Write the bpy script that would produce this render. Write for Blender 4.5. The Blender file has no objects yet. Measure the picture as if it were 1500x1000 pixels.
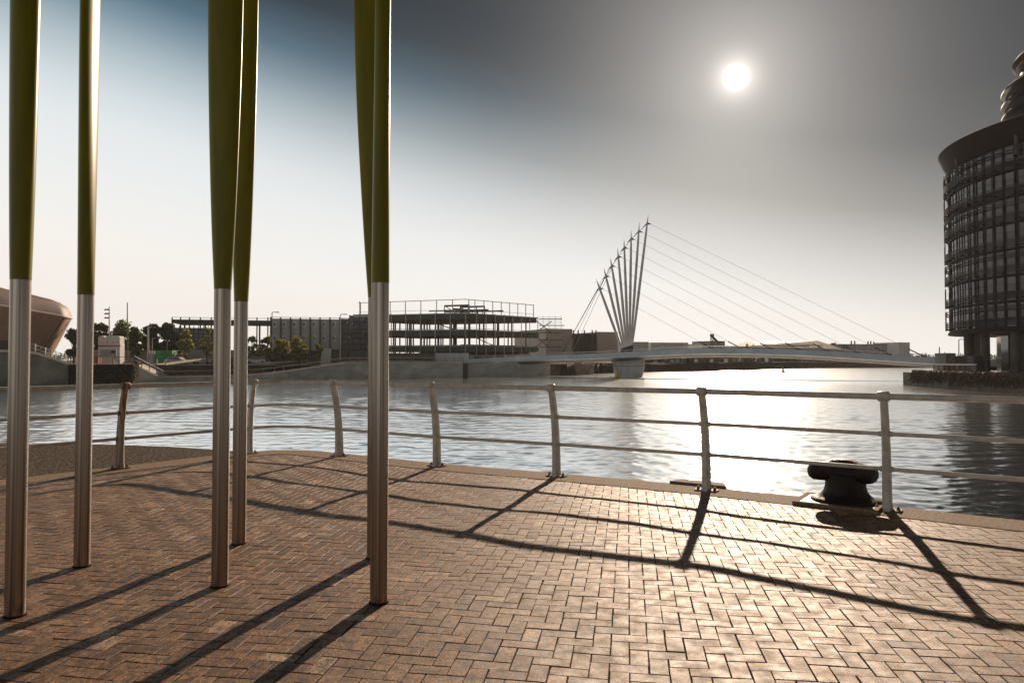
import bpy, math, random
import numpy as np
from mathutils import Vector, Matrix
R = math.radians
random.seed(7); rng = np.random.RandomState(7)
sc = bpy.context.scene
col = sc.collection

# ---------------------------------------------------------------- camera
FPX, CX, CY, YH, H = 1050.0, 750.0, 500.0, 526.0, 1.58
PITCH = math.atan((YH - CY) / FPX)
cam = bpy.data.cameras.new("camera"); cam.sensor_width = 36; cam.lens = 36 * FPX / 1500
cam.clip_start = 0.05; cam.clip_end = 6000
camo = bpy.data.objects.new("camera", cam); col.objects.link(camo)
camo.location = (0, 0, H); camo.rotation_euler = (math.pi / 2 + PITCH, 0, 0)
sc.camera = camo
CP, SP = math.cos(PITCH), math.sin(PITCH)

def ray(px, py):
    u = (px - CX) / FPX; v = (CY - py) / FPX
    return Vector((u, CP - v * SP, SP + v * CP))
def W(px, py, Y):
    d = ray(px, py); t = Y / d.y
    return Vector((d.x * t, Y, H + d.z * t))
def G(px, py, z=0.0):
    d = ray(px, py); t = (z - H) / d.z
    return Vector((d.x * t, d.y * t, z))

# ---------------------------------------------------------------- sun, sky, exposure
SUN = ray(1078, 113).normalized()
SUN_EL = math.asin(SUN.z); SUN_AZ = math.atan2(SUN.x, SUN.y)
sl = bpy.data.lights.new("sun", 'SUN'); sl.energy = 5.0; sl.angle = R(0.55); sl.color = (1.0, 0.775, 0.58)
so = bpy.data.objects.new("sun", sl); col.objects.link(so)
so.rotation_euler = (-SUN).to_track_quat('-Z', 'Y').to_euler()

world = bpy.data.worlds.new("World"); sc.world = world; world.use_nodes = True
nt = world.node_tree; nt.nodes.clear()
N = nt.nodes.new; L = nt.links.new
def srgb(c):
    return tuple((x / 12.92 if x <= 0.04045 else ((x + 0.055) / 1.055) ** 2.4) for x in [k / 255 for k in c]) + (1,)
tc = N('ShaderNodeTexCoord')
def dotn(v):
    n = N('ShaderNodeVectorMath'); n.operation = 'DOT_PRODUCT'; n.inputs[1].default_value = v
    L(tc.outputs['Generated'], n.inputs[0]); return n.outputs['Value']
def mth(op, a, b=None, clamp=False):
    n = N('ShaderNodeMath'); n.operation = op; n.use_clamp = clamp
    for i, x in enumerate((a, b)):
        if x is None: continue
        if isinstance(x, (int, float)): n.inputs[i].default_value = x
        else: L(x, n.inputs[i])
    return n.outputs[0]
def ramp(stops, fac):
    n = N('ShaderNodeValToRGB'); cr = n.color_ramp; cr.interpolation = 'B_SPLINE' if False else 'EASE'
    while len(cr.elements) < len(stops): cr.elements.new(0.5)
    for e, (p, c) in zip(cr.elements, stops):
        e.position = p; e.color = srgb(c)
    cr.interpolation = 'LINEAR'
    L(fac, n.inputs[0]); return n.outputs[0]
t = dotn((0.20, 0.0, 1.0))          # level that tilts the dark upper veil down to the right
tcl = mth('MAXIMUM', t, 0.0)
left = ramp([(0.0, (246, 240, 234)), (0.05, (244, 241, 236)), (0.12, (236, 238, 237)), (0.185, (225, 231, 233)), (0.22, (208, 218, 223)),
             (0.265, (172, 188, 195)), (0.30, (128, 150, 164)), (0.33, (82, 112, 130)), (0.385, (30, 50, 62)), (0.50, (20, 32, 40)), (1.0, (26, 33, 40))], tcl)
right = ramp([(0.0, (249, 243, 239)), (0.08, (247, 243, 240)), (0.14, (238, 236, 233)), (0.21, (200, 199, 197)),
              (0.275, (143, 142, 139)), (0.35, (84, 87, 88)), (0.42, (60, 63, 66)), (0.60, (42, 46, 50)), (1.0, (30, 35, 42))], tcl)
mr = N('ShaderNodeMapRange'); mr.inputs['From Min'].default_value = -0.40; mr.inputs['From Max'].default_value = 0.22
L(dotn((1, 0, 0)), mr.inputs['Value'])
mx = N('ShaderNodeMix'); mx.data_type = 'RGBA'
L(mr.outputs[0], mx.inputs['Factor']); L(left, mx.inputs[6]); L(right, mx.inputs[7])
# aureole round the sun
sd = dotn(tuple(SUN))
one_m = mth('SUBTRACT', 1.0, sd)
def gauss(sig_deg, amp):
    k = -1.0 / (1 - math.cos(R(sig_deg)))
    return mth('MULTIPLY', mth('POWER', math.e, mth('MULTIPLY', one_m, k)), amp)
glow = mth('ADD', mth('ADD', gauss(0.50, 4.0), gauss(1.4, 0.6)), mth('ADD', gauss(4.2, 0.20), gauss(11.0, 0.30)))
glc = N('ShaderNodeMix'); glc.data_type = 'RGBA'; glc.blend_type = 'MULTIPLY'; glc.inputs['Factor'].default_value = 1
L(glow, glc.inputs[6]); glc.inputs[7].default_value = (1.0, 0.93, 0.86, 1)
addc = N('ShaderNodeMix'); addc.data_type = 'RGBA'; addc.blend_type = 'ADD'; addc.inputs['Factor'].default_value = 1
L(mx.outputs[2], addc.inputs[6]); L(glc.outputs[2], addc.inputs[7])
bk = N('ShaderNodeMapRange'); bk.interpolation_type = 'SMOOTHSTEP'; bk.inputs['From Min'].default_value = -0.5; bk.inputs['From Max'].default_value = 0.45; bk.inputs['To Min'].default_value = 0.70
L(dotn((0, 1, 0)), bk.inputs['Value'])            # the half of the sky away from the sun is the darker one
bkm = N('ShaderNodeMix'); bkm.data_type = 'RGBA'; bkm.blend_type = 'MULTIPLY'; bkm.inputs['Factor'].default_value = 1
L(addc.outputs[2], bkm.inputs[6]); L(bk.outputs[0], bkm.inputs[7])
bg1 = N('ShaderNodeBackground'); L(bkm.outputs[2], bg1.inputs[0]); bg1.inputs[1].default_value = 0.83
sky = N('ShaderNodeTexSky'); sky.sky_type = 'NISHITA'; sky.sun_disc = False
sky.sun_elevation = SUN_EL; sky.sun_rotation = SUN_AZ; sky.air_density = 1.0; sky.dust_density = 0.5
bg2 = N('ShaderNodeBackground'); L(sky.outputs[0], bg2.inputs[0]); bg2.inputs[1].default_value = 0.002
ads = N('ShaderNodeAddShader'); L(bg1.outputs[0], ads.inputs[0]); L(bg2.outputs[0], ads.inputs[1])
wo = N('ShaderNodeOutputWorld'); L(ads.outputs[0], wo.inputs['Surface'])

sc.view_settings.view_transform = 'Standard'; sc.view_settings.look = 'None'
sc.view_settings.exposure = 0.3; sc.view_settings.gamma = 1.0; sc.view_settings.use_curve_mapping = False
sc.render.engine = 'CYCLES'
sc.cycles.max_bounces = 6; sc.cycles.glossy_bounces = 3; sc.cycles.diffuse_bounces = 3; sc.cycles.transmission_bounces = 6
sc.cycles.volume_bounces = 0; sc.cycles.sample_clamp_indirect = 4; sc.cycles.sample_clamp_direct = 12
sc.cycles.use_denoising = True

# ---------------------------------------------------------------- materials
def new_mat(name):
    m = bpy.data.materials.new(name); m.use_nodes = True
    b = m.node_tree.nodes['Principled BSDF']; return m, m.node_tree, b
def mat(name, c, rough=0.6, metal=0.0, var=0.25, scale=3.0, stretch=(1, 1, 1), bump=0.0, bscale=None, c2=None, spec=0.5, rvar=0.0, thr=(0.35, 0.65), coords='Object'):
    m, t, b = new_mat(name); n = t.nodes.new; l = t.links.new
    tcn = n('ShaderNodeTexCoord'); mp = n('ShaderNodeMapping'); mp.inputs['Scale'].default_value = stretch
    l(tcn.outputs[coords], mp.inputs[0])
    nz = n('ShaderNodeTexNoise'); nz.inputs['Scale'].default_value = scale; nz.inputs['Detail'].default_value = 6; nz.inputs['Roughness'].default_value = 0.65
    l(mp.outputs[0], nz.inputs['Vector'])
    cr = n('ShaderNodeValToRGB'); l(nz.outputs['Fac'], cr.inputs[0])
    cr.color_ramp.elements[0].position = thr[0]; cr.color_ramp.elements[1].position = thr[1]
    cr.color_ramp.elements[0].color = tuple(x * (1 - var) for x in c) + (1,)
    cr.color_ramp.elements[1].color = (tuple(c2) if c2 else tuple(min(1, x * (1 + var)) for x in c)) + (1,)
    l(cr.outputs[0], b.inputs['Base Color'])
    b.inputs['Roughness'].default_value = rough; b.inputs['Metallic'].default_value = metal
    b.inputs['Specular IOR Level'].default_value = spec
    if rvar:
        r = n('ShaderNodeMapRange'); l(nz.outputs['Fac'], r.inputs[0]); r.inputs[1].default_value = .3; r.inputs[2].default_value = .7
        r.inputs[3].default_value = rough - rvar; r.inputs[4].default_value = rough + rvar; l(r.outputs[0], b.inputs['Roughness'])
    if bump:
        nb = n('ShaderNodeTexNoise'); nb.inputs['Scale'].default_value = bscale or scale * 4; nb.inputs['Detail'].default_value = 4
        l(mp.outputs[0], nb.inputs['Vector'])
        bp = n('ShaderNodeBump'); bp.inputs['Strength'].default_value = bump; bp.inputs['Distance'].default_value = 0.02
        l(nb.outputs['Fac'], bp.inputs['Height']); l(bp.outputs[0], b.inputs['Normal'])
    return m

M = {}
M['coping'] = mat('coping_concrete', (.22, .145, .088), .85, var=.6, scale=34, c2=(.36, .255, .165), spec=.25, bump=.5, bscale=180, thr=(.3, .7))
M['coping_pale'] = mat('coping_concrete_pale', (.36, .28, .20), .75, var=.3, scale=40, bump=.4, bscale=160)
M['apron'] = mat('apron_aggregate', (.04, .028, .018), .95, var=.5, scale=22, bump=1.0, bscale=40, thr=(.46, .62), spec=.1, c2=(.22, .165, .115))
M['bed'] = mat('joint_bed', (.022, .014, .008), .95, var=.4, scale=20, spec=.1)
M['quaywall'] = mat('quay_wall', (.14, .125, .10), .85, var=.4, scale=1.5, bump=.3)
M['rail'] = mat('rail_paint', (.50, .475, .42), .42, var=.22, scale=9, bump=.12, bscale=60, rvar=.1)
M['plate'] = mat('plate_steel', (.16, .11, .08), .7, var=.5, scale=25, spec=.3)
M['bolt'] = mat('bolt_steel', (.12, .08, .055), .7, metal=.2, var=.4, scale=40)
M['iron'] = mat('bollard_iron', (.012, .007, .006), .55, var=.6, scale=10, bump=.5, bscale=30, rvar=.15, spec=.3)
M['steel_dark'] = mat('dark_steel', (.05, .047, .045), .6, var=.3, scale=.5)
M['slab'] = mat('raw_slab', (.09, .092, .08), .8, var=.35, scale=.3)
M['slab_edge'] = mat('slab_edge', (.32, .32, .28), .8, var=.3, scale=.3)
M['gpanel'] = mat('grey_cladding', (.47, .47, .45), .6, var=.12, scale=.4)
M['white'] = mat('white_frame', (.8, .8, .78), .5, var=.1, scale=2)
M['winglass'] = mat('window_glass', (.03, .035, .04), .1, var=.2, scale=1)
M['tan'] = mat('tan_cladding', (.50, .41, .34), .6, var=.12, scale=.15)
M['tan_roof'] = mat('ribbed_roof', (.20, .145, .12), .62, var=.2, scale=.4, stretch=(1, 1, 6))
M['tan_wall'] = mat('tan_shell', (.36, .24, .17), .7, var=.14, scale=.25, stretch=(3, 3, .4))
M['trim'] = mat('pale_trim', (.75, .68, .62), .5, var=.1)
M['conc'] = mat('bank_concrete', (.44, .44, .39), .85, var=.28, scale=.35, stretch=(1, 1, 2), bump=.1)
M['conc_d'] = mat('stained_concrete', (.17, .18, .16), .85, var=.4, scale=.3)
M['conc_l'] = mat('pale_concrete', (.62, .57, .50), .8, var=.15, scale=.5)
M['pink'] = mat('pink_paving', (.48, .28, .21), .85, var=.2, scale=.6)
M['hedge'] = mat('hedge_leaf', (.02, .022, .012), .9, var=.5, scale=2, spec=.1)
M['soil'] = mat('ground_soil', (.085, .07, .05), .95, var=.5, scale=.08, spec=.1)
M['scrub'] = mat('embankment_scrub', (.06, .05, .032), .95, var=.5, scale=.4, spec=.1)
M['green'] = mat('green_sheet', (.03, .30, .10), .6, var=.4, scale=.8)
M['red'] = mat('red_plastic', (.30, .03, .03), .5, var=.2)
M['hoard'] = mat('hoarding', (.05, .06, .055), .6, var=.6, scale=.6, c2=(.13, .10, .08))
M['dgreen'] = mat('hoarding_green', (.02, .06, .05), .6, var=.4, scale=.8, c2=(.09, .14, .12))
M['greyblue'] = mat('site_panel', (.48, .50, .51), .6, var=.15, scale=.5)
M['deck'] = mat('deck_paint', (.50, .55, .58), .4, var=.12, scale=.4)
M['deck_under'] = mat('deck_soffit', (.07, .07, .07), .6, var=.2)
M['mast'] = mat('mast_paint', (.58, .55, .53), .5, var=.12, scale=1)
M['pier'] = mat('pier_concrete', (.42, .42, .40), .8, var=.25, scale=.4, stretch=(1, 1, .5))
M['cable'] = mat('cable_steel', (.33, .32, .31), .5, var=.1)
M['yellow'] = mat('buoy_yellow', (.55, .36, .02), .5, var=.15)
M['paleshed'] = mat('pale_shed', (.6, .6, .55), .7, var=.12, scale=.1)
M['underconc'] = mat('undercroft_concrete', (.07, .062, .055), .7, var=.3, scale=.6, spec=.2)
M['dockbrown'] = mat('dock_wall_brown', (.22, .185, .15), .85, var=.4, scale=.5)
M['rustred'] = mat('rusty_sheet', (.26, .12, .08), .8, var=.4, scale=.3)
M['bluegrey'] = mat('bluegrey_shed', (.24, .26, .28), .7, var=.4, scale=.12)
M['brown'] = mat('brown_roof', (.06, .042, .03), .6, var=.2, scale=.2)
M['bark'] = mat('bark', (.05, .038, .026), .9, var=.3, scale=6)
M['carpaint_w'] = mat('car_paint_white', (.55, .55, .54), .25, var=.05)
M['carpaint_d'] = mat('car_paint_dark', (.05, .055, .06), .25, var=.05)
M['rubber'] = mat('tyre_rubber', (.015, .015, .015), .8, var=.2)
M['glassdark'] = mat('building_frame', (.005, .005, .006), .6, var=.3, scale=.4, spec=.08)
M['louvre'] = mat('louvre_metal', (.02, .015, .014), .55, var=.3, scale=1, spec=.2)
M['roofdark'] = mat('roof_soffit', (.009, .006, .0055), .6, var=.2, scale=.2, spec=.06)
M['rope'] = mat('rope_weed', (.075, .045, .03), .9, var=.5, scale=6)
M['maroon'] = mat('maroon_panel', (.10, .025, .03), .6, var=.3)
M['cloth'] = mat('dark_cloth', (.04, .035, .035), .9, var=.2)
M['timber'] = mat('fender_timber', (.13, .10, .07), .85, var=.4, scale=12, stretch=(1, 6, 6), bump=.4)
def leafm(name, c, tr=.35):
    m, t, b = new_mat(name); n = t.nodes.new; l = t.links.new
    g = n('ShaderNodeNewGeometry'); cr = n('ShaderNodeValToRGB'); l(g.outputs['Random Per Island'], cr.inputs[0])
    cr.color_ramp.elements[0].color = tuple(x * .5 for x in c) + (1,); cr.color_ramp.elements[1].color = tuple(x * 1.5 for x in c) + (1,)
    l(cr.outputs[0], b.inputs['Base Color']); b.inputs['Roughness'].default_value = .7; b.inputs['Specular IOR Level'].default_value = .2
    tr_ = n('ShaderNodeBsdfTranslucent'); l(cr.outputs[0], tr_.inputs[0])
    ms = n('ShaderNodeMixShader'); ms.inputs[0].default_value = tr; l(b.outputs[0], ms.inputs[1]); l(tr_.outputs[0], ms.inputs[2])
    l(ms.outputs[0], t.nodes['Material Output'].inputs[0]); return m
M['leaf_dark'] = leafm('leaf_dark', (.035, .055, .014), .4)
M['leaf_ivy'] = leafm('leaf_ivy', (.012, .015, .006), .08)
M['leaf_mid'] = leafm('leaf_mid', (.11, .16, .025), .5)
M['leaf_yellow'] = leafm('leaf_yellow', (.26, .24, .06), .5)

# brick paving: colour per brick + grime
m, t_, b = new_mat('paving_brick'); n = t_.nodes.new; l = t_.links.new
at = n('ShaderNodeAttribute'); at.attribute_name = 'tone'
cr = n('ShaderNodeValToRGB'); l(at.outputs['Fac'], cr.inputs[0]); els = cr.color_ramp.elements
for _ in range(3): els.new(.5)
for e, (p, c) in zip(els, [(0, (.13, .062, .026)), (.3, (.24, .126, .056)), (.62, (.34, .188, .088)), (.9, (.45, .265, .138)), (1, (.60, .41, .27))]):
    e.position = p; e.color = c + (1,)
tcn = n('ShaderNodeTexCoord')
def noise(sc_, det=5, ro=.6):
    z = n('ShaderNodeTexNoise'); z.inputs['Scale'].default_value = sc_; z.inputs['Detail'].default_value = det; z.inputs['Roughness'].default_value = ro
    l(tcn.outputs['Object'], z.inputs[0]); return z.outputs['Fac']
def mrange(s, a, bb, c, d):
    z = n('ShaderNodeMapRange'); l(s, z.inputs[0])
    for i, v in enumerate((a, bb, c, d)): z.inputs[i + 1].default_value = v
    return z.outputs[0]
def mul(a, bsock):
    z = n('ShaderNodeMix'); z.data_type = 'RGBA'; z.blend_type = 'MULTIPLY'; z.inputs[0].default_value = 1
    l(a, z.inputs[6]); l(bsock, z.inputs[7]); return z.outputs[2]
c0 = mul(cr.outputs[0], mrange(noise(1.1, 6), .33, .68, .72, 1.12))
c0 = mul(c0, mrange(noise(14, 6, .7), .37, .57, .34, 1.14))
c0 = mul(c0, mrange(noise(48, 5, .75), .38, .55, .34, 1.12))
c0 = mul(c0, mrange(noise(300, 2, .5), .34, .50, .38, 1.04))
c0 = mul(c0, mrange(noise(110, 3, .6), .40, .48, .32, 1.06))
l(c0, b.inputs['Base Color'])
l(mrange(noise(9, 4), .3, .7, .50, .72), b.inputs['Roughness'])
b.inputs['Specular IOR Level'].default_value = .34
bp = n('ShaderNodeBump'); bp.inputs['Strength'].default_value = .55; bp.inputs['Distance'].default_value = .004
l(noise(130, 4, .7), bp.inputs['Height']); l(bp.outputs[0], b.inputs['Normal'])
M['brick'] = m

# brushed stainless sleeve
m, t_, b = new_mat('brushed_stainless'); n = t_.nodes.new; l = t_.links.new
tcn = n('ShaderNodeTexCoord'); mp = n('ShaderNodeMapping'); mp.inputs['Scale'].default_value = (60, 60, .25); l(tcn.outputs['Object'], mp.inputs[0])
z1 = n('ShaderNodeTexNoise'); z1.inputs['Scale'].default_value = 1.0; z1.inputs['Detail'].default_value = 5; l(mp.outputs[0], z1.inputs[0])
cr = n('ShaderNodeValToRGB'); l(z1.outputs['Fac'], cr.inputs[0])
cr.color_ramp.elements[0].position = .36; cr.color_ramp.elements[1].position = .64
cr.color_ramp.elements[0].color = (.13, .108, .085, 1); cr.color_ramp.elements[1].color = (.42, .365, .31, 1)
l(cr.outputs[0], b.inputs['Base Color']); b.inputs['Metallic'].default_value = .95
b.inputs['Roughness'].default_value = .27
b.inputs['Anisotropic'].default_value = .0
bp = n('ShaderNodeBump'); bp.inputs['Strength'].default_value = .25; bp.inputs['Distance'].default_value = .0015
l(z1.outputs['Fac'], bp.inputs['Height']); l(bp.outputs[0], b.inputs['Normal'])
M['stainless'] = m
# olive gloss blade
M['olive'] = mat('olive_gelcoat', (.155, .143, .001), .34, var=.22, scale=3, stretch=(3, 3, .35), spec=.22, bump=.02)

# glazing of the round building
m, t_, b = new_mat('curtain_glass'); n = t_.nodes.new; l = t_.links.new
g = n('ShaderNodeNewGeometry'); cr = n('ShaderNodeValToRGB'); l(g.outputs['Random Per Island'], cr.inputs[0])
cr.color_ramp.elements[0].color = (.006, .007, .008, 1); cr.color_ramp.elements[1].color = (.09, .09, .085, 1); cr.color_ramp.elements.new(.78).color = (.03, .033, .033, 1)
l(cr.outputs[0], b.inputs['Base Color']); b.inputs['Roughness'].default_value = .10; b.inputs['IOR'].default_value = 1.5
M['glazing'] = m

# water
m, t_, b = new_mat('dock_water'); n = t_.nodes.new; l = t_.links.new
b.inputs['Base Color'].default_value = (.74, .81, .84, 1); b.inputs['Metallic'].default_value = 1.0; b.inputs['Roughness'].default_value = .11
ge = n('ShaderNodeNewGeometry')
def wn(scale, str_, det, rot=0):
    mp = n('ShaderNodeMapping'); mp.inputs['Scale'].default_value = str_; mp.inputs['Rotation'].default_value = (0, 0, rot); l(ge.outputs['Position'], mp.inputs[0])
    z = n('ShaderNodeTexNoise'); z.inputs['Scale'].default_value = scale; z.inputs['Detail'].default_value = det; z.inputs['Roughness'].default_value = .55; z.inputs['Distortion'].default_value = .4
    l(mp.outputs[0], z.inputs[0]); return z.outputs['Fac']
a1 = wn(.9, (.55, 1, 1), 4, R(8)); a2 = wn(3.6, (.55, 1, 1), 4, R(-14)); a3 = wn(.22, (1, 1, 1), 2)
def madd(a, k, c=None):
    z = n('ShaderNodeMath'); z.operation = 'MULTIPLY_ADD'; l(a, z.inputs[0]); z.inputs[1].default_value = k
    if c is None: z.inputs[2].default_value = 0
    else: l(c, z.inputs[2])
    return z.outputs[0]
hh = madd(a3, .004, madd(a2, .005, madd(a1, .006)))
bp = n('ShaderNodeBump'); bp.inputs['Strength'].default_value = 1.0; bp.inputs['Distance'].default_value = 1.0
l(hh, bp.inputs['Height']); l(bp.outputs[0], b.inputs['Normal'])
at_ = n('ShaderNodeAttribute'); at_.attribute_name = 'micro'; l(at_.outputs['Fac'], b.inputs['Roughness'])
M['water'] = m

# ---------------------------------------------------------------- mesh helpers
ROOT = {}
def tag(o, label=None, cat=None, group=None, kind=None):
    if label: o['label'] = label
    if cat: o['category'] = cat
    if group: o['group'] = group
    if kind: o['kind'] = kind
    return o
def empty(name, loc, label, cat, group=None):
    o = bpy.data.objects.new(name, None); col.objects.link(o); o.location = loc; o.empty_display_size = .2
    ROOT[o.name] = Vector(loc); return tag(o, label, cat, group)
def rootloc(o):
    while o.parent: o = o.parent
    return ROOT.get(o.name, Vector((0, 0, 0)))

class MB:
    def __init__(s): s.v = []; s.f = []
    def add(s, vs, fs):
        k = len(s.v); s.v += [tuple(p) for p in vs]; s.f += [tuple(i + k for i in f) for f in fs]; return s
    def box(s, x0, y0, z0, x1, y1, z1):
        return s.prism([(x0, y0), (x1, y0), (x1, y1), (x0, y1)], z0, z1)
    def prism(s, poly, z0, z1):
        a = sum(poly[i][0] * poly[(i + 1) % len(poly)][1] - poly[(i + 1) % len(poly)][0] * poly[i][1] for i in range(len(poly)))
        if a < 0: poly = poly[::-1]
        n = len(poly); f = lambda z, i: z[i] if isinstance(z, (list, tuple)) else z
        if a < 0 and isinstance(z1, (list, tuple)): z1 = z1[::-1]
        if a < 0 and isinstance(z0, (list, tuple)): z0 = z0[::-1]
        vs = [(p[0], p[1], f(z0, i)) for i, p in enumerate(poly)] + [(p[0], p[1], f(z1, i)) for i, p in enumerate(poly)]
        fs = [tuple(range(n))[::-1], tuple(range(n, 2 * n))] + [(i, (i + 1) % n, (i + 1) % n + n, i + n) for i in range(n)]
        return s.add(vs, fs)
    def tube(s, pts, r, k=8, cap=True, squash=None):
        pts = [Vector(p) for p in pts]; n = len(pts); rs = r if isinstance(r, (list, tuple)) else [r] * n
        T = [(pts[min(i + 1, n - 1)] - pts[max(i - 1, 0)]).normalized() for i in range(n)]
        up = Vector((0, 0, 1)) if abs(T[0].z) < .9 else Vector((1, 0, 0))
        vs = []
        a = T[0].cross(up).normalized()
        for i in range(n):
            a = (a - T[i] * a.dot(T[i])).normalized(); bb = T[i].cross(a)
            for j in range(k):
                th = 2 * math.pi * j / k + math.pi / k
                vs.append(pts[i] + (a * math.cos(th) + bb * math.sin(th)) * rs[i])
        fs = [(i * k + j, i * k + (j + 1) % k, (i + 1) * k + (j + 1) % k, (i + 1) * k + j) for i in range(n - 1) for j in range(k)]
        if cap: fs += [tuple(range(k))[::-1], tuple(range((n - 1) * k, n * k))]
        return s.add(vs, fs)
    def beam(s, a, b, w, h=None):
        h = h or w; a = Vector(a); b = Vector(b); T = (b - a).normalized()
        up = Vector((0, 0, 1)) if abs(T.z) < .95 else Vector((0, 1, 0))
        x = T.cross(up).normalized() * w / 2; y = x.cross(T).normalized() * h / 2
        vs = [p + q for p in (a, b) for q in (-x - y, x - y, x + y, -x + y)]
        return s.add(vs, [(3, 2, 1, 0), (4, 5, 6, 7), (0, 1, 5, 4), (1, 2, 6, 5), (2, 3, 7, 6), (3, 0, 4, 7)])
    def lathe(s, c, prof, k=24, sx=1, sy=1, rot=0):
        vs = []; n = len(prof); cr_, sr = math.cos(rot), math.sin(rot)
        for r, z in prof:
            for j in range(k):
                th = 2 * math.pi * j / k; x = r * math.cos(th) * sx; y = r * math.sin(th) * sy
                vs.append((c[0] + x * cr_ - y * sr, c[1] + x * sr + y * cr_, c[2] + z))
        fs = [(i * k + j, i * k + (j + 1) % k, (i + 1) * k + (j + 1) % k, (i + 1) * k + j) for i in range(n - 1) for j in range(k)]
        fs += [tuple(range(k))[::-1], tuple(range((n - 1) * k, n * k))]
        return s.add(vs, fs)
    def loft(s, rows, close=False):
        n, k = len(rows), len(rows[0]); vs = [p for r in rows for p in r]
        rng_ = k if close else k - 1
        return s.add(vs, [(i * k + j, i * k + (j + 1) % k, (i + 1) * k + (j + 1) % k, (i + 1) * k + j) for i in range(n - 1) for j in range(rng_)])
    def build(s, name, material, parent=None, origin=None, smooth=False, angle=35, local=False):
        off = Vector((0, 0, 0)) if local else rootloc(parent) if parent else Vector(origin or (0, 0, 0))
        me = bpy.data.meshes.new(name)
        me.from_pydata([(p[0] - off.x, p[1] - off.y, p[2] - off.z) for p in s.v], [], s.f); me.update()
        if smooth:
            me.polygons.foreach_set('use_smooth', [True] * len(me.polygons)); me.set_sharp_from_angle(angle=R(angle))
        me.materials.append(material)
        o = bpy.data.objects.new(name, me); col.objects.link(o)
        if parent: o.parent = parent
        else: o.location = off; ROOT[o.name] = off
        return o
def copy_tree(o, parent=None):
    c = o.copy(); col.objects.link(c); c.parent = parent
    for ch in list(o.children): copy_tree(ch, c)
    return c
def catmull(P, n=6):
    P = [Vector(p) for p in P]; out = []
    Q = [2 * P[0] - P[1]] + P + [2 * P[-1] - P[-2]]
    for i in range(1, len(Q) - 2):
        a, b_, c, d = Q[i - 1:i + 3]
        for k in range(n):
            u = k / n; out.append(.5 * ((2 * b_) + (-a + c) * u + (2 * a - 5 * b_ + 4 * c - d) * u * u + (-a + 3 * b_ - 3 * c + d) * u ** 3))
    out.append(P[-1]); return out
def fp(px0, Y0, px1, Y1, depth):
    """footprint quad: front edge between two sight lines, thickness away from the camera"""
    a = W(px0, YH, Y0).xy; b_ = W(px1, YH, Y1).xy
    d = (b_ - a).normalized(); nn = Vector((-d.y, d.x))
    if nn.y < 0: nn = -nn
    return [a, b_, b_ + nn * depth, a + nn * depth]
def zt(py, Y): return W(750, py, Y).z

# ---------------------------------------------------------------- quay edge line
foot = [G(175, 687), G(365, 665), Vector((-3.70, 12.22, 0)), G(497, 668), G(640, 683), G(815, 698), G(1035, 719), G(1300, 748)]
A = foot[0]; B_ = foot[1]
dl = (A - B_).normalized(); dr = (foot[-1] - foot[-2]).normalized()
lead = [A + dl * 2.03 * k for k in (4, 3, 2, 1)]
tail = [foot[-1] + dr * 1.97 * k for k in (1, 2, 3, 4)]
ctrl = lead + foot + tail
line = catmull([(p.x, p.y, 0) for p in ctrl], 10)
def normal_at(i, L_=line):
    a = L_[max(i - 1, 0)]; b_ = L_[min(i + 1, len(L_) - 1)]; d = (b_ - a).normalized(); return Vector((-d.y, d.x, 0))   # points to the water
def offs(d): return [p + normal_at(i) * d for i, p in enumerate(line)]
OUT = .26; INN = -.30
outer = offs(OUT); inner = offs(INN)
_ix = np.array([p.x for p in inner]); _iy = np.array([p.y for p in inner])
def undul(x, y):
    x = np.asarray(x, float); y = np.asarray(y, float); d2 = np.full(x.shape, 1e9)
    for a, b in zip(_ix, _iy): d2 = np.minimum(d2, (x - a) ** 2 + (y - b) ** 2)
    return np.clip((np.sqrt(d2) - .1) / .9, 0, 1) * undul_(x, y)
def undul_(x, y):
    return .0075 * np.sin(x * 2.1 + y * .7 + .6) + .006 * np.sin(y * 2.9 - x * 1.1) + .004 * np.sin(x * 4.7 + 1.3) * np.sin(y * 3.8)

# quay body
ic = next(i for i, p in enumerate(outer) if p.x > -4.2)
ap_edge = [Vector((-4.6, 12.28, 0)), Vector((-5.3, 12.62, 0)), Vector((-6.2, 13.0, 0)), Vector((-7.65, 13.35, 0)), Vector((-9.6, 13.4, 0)), Vector((-14, 13.0, 0)), Vector((-30, 11, 0))]
body = [p.xy for p in outer[ic:]] + [Vector((14, -14)), Vector((-30, -14))] + [p.xy for p in ap_edge[::-1]]
q = MB().prism([tuple(p) for p in body], -4.0, -.045).build('quay_wall', M['quaywall']); tag(q, kind='structure')
ap = [p.xy for p in ap_edge] + [Vector((-30, 4))] + [p.xy for p in offs(.20)[:ic + 6]]
a_ = MB().prism([tuple(p) for p in ap], -.04, .004).build('apron', M['apron']); tag(a_, kind='structure')
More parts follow.
